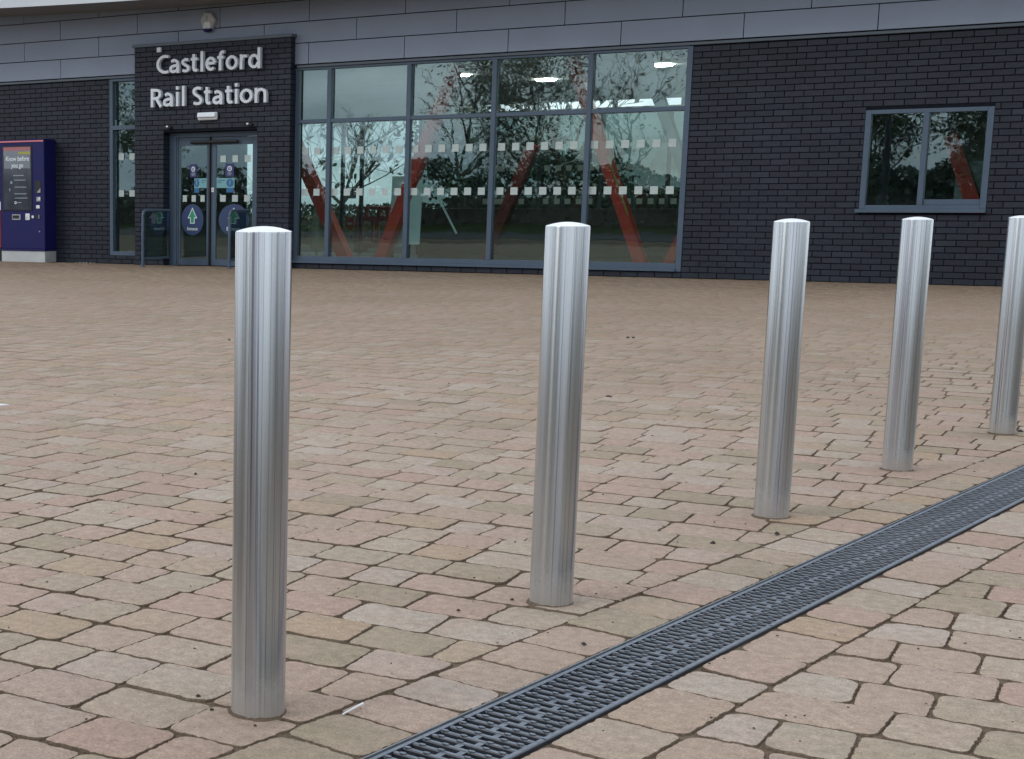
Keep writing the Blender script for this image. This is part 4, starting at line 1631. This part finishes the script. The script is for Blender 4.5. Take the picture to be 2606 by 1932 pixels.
# right-hand column
put('ticket_slot', MB().box((-2.052, TYF - 0.006, 1.140), (-1.925, TYF - 0.0005, 1.345), ch=0.004), M['black'], tm)
put('slot_flap', MB().prism([(-2.005, 1.147), (-1.93, 1.147), (-1.93, 1.222)], TYF - 0.012, TYF - 0.0065), M['dullsteel'], tm)
put('card_reader', MB().box((-2.018, TYF - 0.014, 1.002), (-1.932, TYF - 0.0005, 1.078), ch=0.005), M['dullsteel'], tm)
put('reader_label', MB().box((-1.968, TYF - 0.0165, 1.03), (-1.936, TYF - 0.0145, 1.074)), M['white'], tm)
put('contactless_pad', MB().box((-2.028, TYF - 0.010, 0.888), (-1.952, TYF - 0.0005, 0.942), ch=0.006), M['white'], tm)
put('coin_tray', MB().box((-2.545, TYF - 0.012, 0.698), (-2.362, TYF - 0.0005, 0.792), ch=0.006), M['dullsteel'], tm)
put('tray_opening', MB().box((-2.525, TYF - 0.0145, 0.722), (-2.385, TYF - 0.0125, 0.775)), M['black'], tm)
kp = put('keypad', MB().box((-2.256, TYF - 0.016, 0.697), (-2.162, TYF - 0.0005, 0.806), ch=0.008), M['white'], tm)
put('keypad_mark', MB().prism([(-2.228, 0.72), (-2.220, 0.72), (-2.203, 0.755), (-2.211, 0.755)], TYF - 0.0185, TYF - 0.0165), M['black'], kp)
put('push_button', MB().tube([(-2.10, TYF - 0.012, 0.752), (-2.10, TYF - 0.0005, 0.752)], 0.024, 20), M['white'], tm)
put('coin_slot', MB().box((-2.032, TYF - 0.008, 0.712), (-1.953, TYF - 0.0005, 0.797), ch=0.004), M['black'], tm)
put('slot_plate', MB().box((-1.975, TYF - 0.011, 0.722), (-1.962, TYF - 0.0085, 0.785)), M['dullsteel'], tm)
put('lock', MB().tube([(-1.962, TYF - 0.008, 0.512), (-1.962, TYF - 0.0005, 0.512)], 0.012, 12), M['dullsteel'], tm)

rc = thing('red_cabinet', 'red cabinet beyond the blue ticket machine, only its edge showing', 'cabinet', (-3.25, -0.2, 0))
put('body', MB().box((-3.6, -0.22, 0.235), (-2.885, -0.004, 0.862), ch=0.004), M['redpaint'], rc)
put('top_panel', MB().box((-3.6, -0.20, 0.8625), (-2.888, -0.004, 1.0), ch=0.004), M['board'], rc)
put('plinth', MB().box((-3.58, -0.19, 0.002), (-2.9, -0.004, 0.2345)), M['black'], rc)

# ------------------------------------------------------------------ station interior
YB = 7.3
put('floor', MB().box((-4.3, 0.285, -0.02), (13.3, YB + 0.1, 0.004)), M['infloor'], st_)
put('ceiling', MB().box((-4.3, 0.285, 2.99), (13.3, YB + 0.1, 3.05)), M['ceil'], st_)
put('side_wall', MB().box((-4.4, 0.285, 0), (-4.31, YB + 0.1, 3.2)), M['inwall'], st_)
put('side_wall', MB().box((13.31, 0.285, 0), (13.4, YB + 0.1, 3.2)), M['inwall'], st_)
pw = put('partition_wall', MB().box((9.3, 1.9, 0.005), (9.4, YB - 0.01, 2.985)), M['indark'], st_)
rw = MB()
RX0, RX1 = -2.6, 7.6
rw.box((-4.3, YB, 0.005), (RX0, YB + 0.15, 2.985))
rw.box((RX1, YB, 0.005), (9.29, YB + 0.15, 2.985))
rw.box((9.41, 4.2, 0.005), (13.3, 4.3, 2.985))
rw.box((RX0, YB, 2.565), (RX1, YB + 0.15, 2.675))
rw.box((RX0, YB, 2.805), (RX1, YB + 0.15, 2.985))
rw.box((RX0, YB, 2.675), (2.0, YB + 0.15, 2.805))
rw.box((6.55, YB, 2.675), (RX1, YB + 0.15, 2.805))
put('rear_wall', rw, M['inwall'], st_)
put('dado', MB().box((1.4, YB, 0.005), (RX1, YB + 0.15, 0.88)), M['indark'], st_)
rf = MB()
for x in (-2.57, -1.35, -0.30, 0.12, 1.37):
    rf.box((x - 0.03, YB + 0.02, 0.005), (x + 0.03, YB + 0.1, 2.565))
for x in (2.6, 3.75, 4.9, 6.1, 7.57):
    rf.box((x - 0.03, YB + 0.02, 0.88), (x + 0.03, YB + 0.1, 2.565))
for x in (2.49, 3.62, 4.69, 5.10, 6.3):
    rf.box((x - 0.035, YB + 0.02, 2.675), (x + 0.035, YB + 0.1, 2.805))
w4 = put('window', rf, M['frame_dark'], st_)
label(w4, 'rear glazing seen through the front window')
put('pane', MB().box((RX0 + 0.01, YB + 0.06, 0.01), (1.395, YB + 0.066, 2.56)), M['glass_door'], w4)
put('pane', MB().box((1.405, YB + 0.06, 0.885), (RX1 - 0.01, YB + 0.066, 2.56)), M['glass_rear'], w4)
SQ2 = MB().box((-0.052, -0.0015, -0.05), (0.052, 0.0015, 0.05)).mesh('frosted_square')
SQ2.materials.append(M['frost_dim'])
for z in (1.62, 1.015):
    for x in (2.72, 2.94, 3.03, 3.23, 3.43, 3.90, 4.11, 4.31, 4.52, 4.72, 5.2, 5.42, 5.62, 5.82, 6.02, 6.22):
        inst('frosted_square', SQ2, (x, YB + 0.05, z), w4)
# marked exit door in the rear glazing: paper labels and a no entry disc
for z in (1.515, 0.915):
    for x in (-0.185, -0.085, 0.0):
        flat('paper_label', rect(x - 0.03, x + 0.03, z - 0.05, z + 0.05), YB + 0.012, M['print'], w4)
flat('no_entry_disc', ellipse(-0.095, 0.585, 0.085, 0.13, 28), YB + 0.012, M['barrier'], w4)
flat('no_entry_bar', rect(-0.145, -0.045, 0.565, 0.605), YB + 0.009, M['print'], w4)
flat('notice', rect(-0.14, 0.03, 1.08, 1.21), YB + 0.012, M['board'], w4)
put('strip_lamp', MB().box((0.95, 5.0, 1.70), (1.25, 5.02, 1.712)), M['ceil'], st_)


def strut(p0, p1, w, d, name='strut', m_=None, parent=st_):
    """square section raking member between two points of its centre line"""
    a, b_ = Vector(p0), Vector(p1)
    ax = (b_ - a).normalized()
    s = ax.cross(Vector((0, 1, 0))).normalized() * w / 2
    t_ = Vector((0, 1, 0)) * d / 2
    vs_ = [a - s - t_, a + s - t_, a + s + t_, a - s + t_, b_ - s - t_, b_ + s - t_, b_ + s + t_, b_ - s + t_]
    return put(name, MB().add(vs_, [(3, 2, 1, 0), (4, 5, 6, 7), (0, 1, 5, 4), (1, 2, 6, 5), (2, 3, 7, 6), (3, 0, 4, 7)]), m_ or M['red'], parent)


strut((2.93, 1.3, 0.004), (1.84, 1.3, 2.1), 0.18, 0.2)
strut((3.44, 1.3, 0.004), (4.62, 1.3, 2.98), 0.17, 0.2)
strut((7.53, 1.3, 0.004), (6.36, 1.3, 2.98), 0.15, 0.2)
strut((3.70, 5.0, 0.004), (4.50, 5.0, 1.95), 0.18, 0.2, m_=M['red_dimmed'])
strut((7.78, 1.4, 0.004), (8.4, 1.4, 1.4), 0.14, 0.2)
strut((8.05, 1.25, 1.30), (7.38, 1.25, 2.98), 0.14, 0.16, m_=M['clad'])
strut((11.68, 1.25, 0.6), (11.22, 1.25, 1.80), 0.17, 0.2)
strut((7.30, 1.18, 0.80), (6.975, 1.18, 1.615), 0.022, 0.02, 'edge_trim', M['screen_yellow'])
strut((4.753, 1.2, 0.52), (4.299, 1.2, 1.295), 0.025, 0.02, 'light_streak', M['board'])  # thin pale pole added in place of a bright streak of light
for x, y_, r in ((4.04, 3.0, 0.085), (4.80, 4.6, 0.16), (7.14, 3.0, 0.15)):
    cl = put('ceiling_light', MB().lathe([(r, 0), (r, -0.012), (r * 0.92, -0.020)], (x, y_, 2.988), 28), M['lamp'], st_)


def standing(name, lab, pts, y_, m_):
    t_ = thing(name, lab, 'board', (pts[0][0], y_, 0))
    put('panel', MB().prism(pts, y_, y_ + 0.02), m_, t_)
    x0, x1 = min(p[0] for p in pts), max(p[0] for p in pts)
    zb = min(p[1] for p in pts)
    put('easel', MB().box((x0 + 0.02, y_ + 0.021, 0.005), (x0 + 0.05, y_ + 0.05, zb + 0.3)).box((x1 - 0.05, y_ + 0.021, 0.005), (x1 - 0.02, y_ + 0.05, zb + 0.3)), M['black'], t_)


standing('pale_board', 'pale blue board standing just behind the red strut in the second large pane', [(3.52, 0.30), (3.83, 0.30), (3.845, 1.38), (3.54, 1.38)], 1.5, M['board'])
standing('pale_board', 'slanted pale blue board at the left of the middle large pane', [(3.945, 0.352), (4.155, 0.353), (4.185, 1.37), (4.12, 1.30), (3.945, 0.90)], 1.2, M['board'])
standing('pale_board', 'pale blue board behind the red strut in the small window', [(11.29, 1.01), (11.60, 1.01), (11.60, 1.48), (11.29, 1.48)], 1.5, M['board'])
ps = thing('covered_stand', 'pale sheet draped over a stand behind the first narrow pane', 'stand', (2.35, 1.3, 0))
m_ = MB()
m_.smooth = True
vs_, fs_ = [], []
nz, n = 12, 20
for j in range(nz + 1):
    z = 0.25 + 0.76 * j / nz
    for k in range(n):
        a = 2 * math.pi * k / n
        r = (0.125 - 0.05 * (j / nz) ** 2) * (1 + 0.25 * vn((math.cos(a), math.sin(a), z * 3), 1.7))
        vs_.append((2.35 + r * math.cos(a), 1.35 + r * math.sin(a), z))
for j in range(nz):
    for k in range(n):
        a, b_ = j * n + k, j * n + (k + 1) % n
        fs_.append((a, b_, b_ + n, a + n))
fs_.append(tuple(range(nz * n, nz * n + n)))
put('sheet', m_.add(vs_, fs_), M['sheet'], ps)
put('pole', MB().tube([(2.33, 1.35, 0.005), (2.33, 1.35, 0.4)], 0.02, 8), M['dullsteel'], ps)

# red plastic barrier beyond the rear glazing
pb = thing('plastic_barrier', 'red plastic work barrier seen through the glass beyond the building', 'barrier', (-0.5, 9, 0))
BX0, BX1 = -0.82, -0.02
m_ = MB()
for a in (BX0, -0.45, BX1 - 0.06):
    m_.box((a, 9.0, 0.06), (a + 0.06, 9.05, 0.68))
m_.box((BX0, 8.998, 0.06), (BX1, 9.052, 0.2))
m_.box((BX0, 8.998, 0.62), (BX1, 9.052, 0.72))
for a in (-0.665, -0.30):
    m_.box((a, 9.0, 0.2), (a + 0.035, 9.05, 0.62))
put('frame', m_, M['barrier'], pb)
put('top_rail', MB().box((BX0, 8.99, 0.86), (BX1, 9.06, 0.925), ch=0.01), M['barrier'], pb)
m_ = MB()
for a in (BX0 + 0.02, -0.60, -0.32, BX1 - 0.10):
    m_.box((a, 9.0, 0.72), (a + 0.07, 9.05, 0.86))
put('rail_post', m_, M['barrier'], pb)
put('foot', MB().box((BX0 + 0.08, 8.8, -0.02), (BX0 + 0.2, 9.25, 0.058)), M['black'], pb)
put('foot', MB().box((BX1 - 0.2, 8.8, -0.02), (BX1 - 0.08, 9.25, 0.058)), M['black'], pb)
plm = MB()
plm.add([(-40, 7.9, -0.012), (40, 7.9, -0.012), (40, 13.0, -0.012), (-40, 13.0, -0.012)], [(0, 1, 2, 3)])
put('platform', plm, M['tarmac'], kind='structure')


# ------------------------------------------------------------------ trees (mirrored in the glass, and beyond the building)
def tree(name, lab, x, y_, h, spread, leaves, m_leaf, seed, zb=0.0, lsize=0.16, twig=4):
    rg = random.Random(seed)
    t_ = thing(name, lab, 'tree', (x, y_, zb), 'trees across the road' if y_ < 0 else 'trees beyond the platform')
    tr = MB()
    tips = []

    def grow(p, d, ln, r, depth):
        n_ = 3
        pts, rr = [p.copy()], [r]
        for k in range(n_):
            d = (d + Vector((rg.uniform(-1, 1), rg.uniform(-1, 1), rg.uniform(-0.3, 0.6))) * 0.16).normalized()
            p = p + d * ln / n_
            pts.append(p.copy())
            rr.append(max(0.009, r * (1 - 0.55 * (k + 1) / n_)))
        tr.tube(pts, rr, 6 if depth < 2 else 3, caps=False)
        tips.append(p.copy())
        if depth >= 2:
            tips.append(pts[1].copy()); tips.append(pts[2].copy())
        if depth < twig:
            for q in range(rg.choice((3, 3, 4)) if depth else 9):
                i = rg.randint(1, n_) if depth else (q % n_) + 1
                nd = (d * 0.55 + Vector((rg.uniform(-1, 1), rg.uniform(-1, 1), rg.uniform(-0.25, 0.9))) * spread).normalized()
                grow(pts[i], nd, ln * rg.uniform(0.48, 0.72), rr[i] * 0.62, depth + 1)

    grow(Vector((x, y_, zb - 0.1)), Vector((rg.uniform(-.08, .08), rg.uniform(-.08, .08), 1)), h * 0.55, h * 0.018, 0)
    put('trunk', tr, M['bark'], t_)
    if leaves:
        lf = MB()
        for k in range(leaves):
            c = rg.choice(tips)
            c = c + Vector((rg.gauss(0, 1), rg.gauss(0, 1), rg.gauss(0, 1))) * 0.28
            u = Vector((rg.uniform(-1, 1), rg.uniform(-1, 1), rg.uniform(-1, 1))).normalized()
            v_ = u.cross(Vector((rg.uniform(-1, 1), rg.uniform(-1, 1), rg.uniform(-1, 1)))).normalized()
            s = lsize * rg.uniform(0.5, 1.1)
            lf.add([c - u * s, c + v_ * s * 0.5, c + u * s, c - v_ * s * 0.5], [(0, 1, 2, 3)])
        put('crown', lf, m_leaf, t_)


tree('broadleaf_tree', 'tall half bare tree mirrored in the middle pane of the long window', -12.2, -41, 8.2, 0.85, 2600, M['leaf'], 11, 0.7, 0.09)
tree('broadleaf_tree', 'bushy ivy grown tree mirrored in the fourth pane of the long window', -8.6, -40, 7.0, 0.9, 9000, M['leaf'], 12, 0.7, 0.08)
tree('broadleaf_tree', 'thin bare tree mirrored at the edge of the last large pane', -5.4, -43, 6.6, 0.7, 500, M['leaf'], 13, 0.8, 0.09)
tree('broadleaf_tree', 'dense green tree mirrored in the left half of the small window', 4.4, -39, 6.5, 0.95, 7000, M['leaf'], 14, 0.5, 0.09)
tree('broadleaf_tree', 'dense leafy tree mirrored in the right half of the small window', 7.6, -41, 6.5, 0.95, 7000, M['leaf'], 15, 0.5, 0.09)
tree('broadleaf_tree', 'green tree mirrored in the narrow window left of the entrance', -29.5, -44, 7.5, 0.9, 8000, M['leaf'], 16, 0.8, 0.1)
tree('broadleaf_tree', 'small leafless tree mirrored in the first narrow pane', -18.4, -45, 4.6, 0.8, 0, M['leaf'], 17, 0.8)
tree('broadleaf_tree', 'bare tree on the right beyond the rear glazing', 1.0, 17, 6.0, 0.8, 300, M['leaf_dark'], 18)
tree('broadleaf_tree', 'ivy covered tree beyond the middle of the rear glazing', -2.0, 18, 6.0, 0.9, 6000, M['leaf_dark'], 19, 0.0, 0.11)
tree('broadleaf_tree', 'bare tree on the left beyond the rear glazing', -6.5, 19, 6.0, 0.8, 200, M['leaf_dark'], 20)

# hedges
def hedge(name, lab, x0, x1, y_, h, d, n_, m_, seed, zb=0.0, ls=0.2):
    rg = random.Random(seed)
    t_ = thing(name, lab, 'hedge', ((x0 + x1) / 2, y_, zb))
    core = MB()
    core.box((x0, y_ - d * 0.35, zb - 0.1), (x1, y_ + d * 0.35, zb + h * 0.45))
    put('stems', core, M['bark'], t_)
    lf = MB()
    for k in range(n_):
        xx = rg.uniform(x0, x1)
        hh = h * (0.85 + 0.5 * vn((xx, y_), 0.35, seed) + 0.35 * vn((xx, y_), 1.1, seed))
        c = Vector((xx, y_ + rg.gauss(0, d * 0.4), zb + rg.uniform(0, 1) ** 0.7 * hh))
        u = Vector((rg.uniform(-1, 1), rg.uniform(-1, 1), rg.uniform(-1, 1))).normalized()
        v_ = u.cross(Vector((rg.uniform(-1, 1), rg.uniform(-1, 1), rg.uniform(-1, 1)))).normalized()
        s = ls * rg.uniform(0.5, 1.2)
        lf.add([c - u * s, c + v_ * s * 0.6, c + u * s, c - v_ * s * 0.6], [(0, 1, 2, 3)])
    put('foliage', lf, m_, t_)


hedge('hedge', 'long dark hedge across the road mirrored in the long window', -40, 14, -36.5, 2.5, 1.6, 40000, M['leaf_dark'], 31, 0.2, 0.12)
hedge('hedge', 'ragged green hedge across the road mirrored in the small window', 0, 11, -38.6, 2.6, 1.6, 16000, M['leaf'], 33, 0.3, 0.09)
hedge('hedge', 'low dark hedge added unseen right of the plaza to darken the steel bollard reflections', 20.5, 30.0, -16.0, 2.3, 9.0, 9000, M['leaf_dark'], 34, 0.0, 0.2)  # out of view, added so the right side of the bollards mirrors dark
hedge('hedge', 'low dark hedge beyond the platform seen through the left of the glazing', -14, -1.2, 14.5, 1.3, 1.2, 9000, M['leaf_dark'], 32, 0.0, 0.07)
hedge('hedge', 'tall green hedge beyond the platform seen through the right of the glazing', -1.0, 7.5, 14.7, 2.5, 1.3, 14000, M['leaf'], 35, 0.0, 0.07)

# lamp post mirrored in the small window
lp = thing('lamp_post', 'black lamp post across the plaza mirrored in the small window', 'lamp post', (6.75, -26.0, 0))
put('base', MB().lathe([(0.17, 0), (0.17, 0.06), (0.15, 0.1), (0.15, 1.15), (0.13, 1.2), (0.10, 1.25)], (6.75, -26.0, -0.018), 20), M['black'], lp, sharp=40)
put('column', MB().tube([(6.75, -26.0, 1.22), (6.75, -26.0, 3.0), (6.75, -26.0, 5.0)], [0.085, 0.07, 0.05], 14), M['black'], lp, sharp=50)
put('lantern', MB().lathe([(0.05, 0), (0.2, 0.1), (0.26, 0.5), (0.3, 0.52), (0.1, 0.7), (0.03, 0.8)], (6.75, -26.0, 4.98), 18), M['black'], lp, sharp=40)
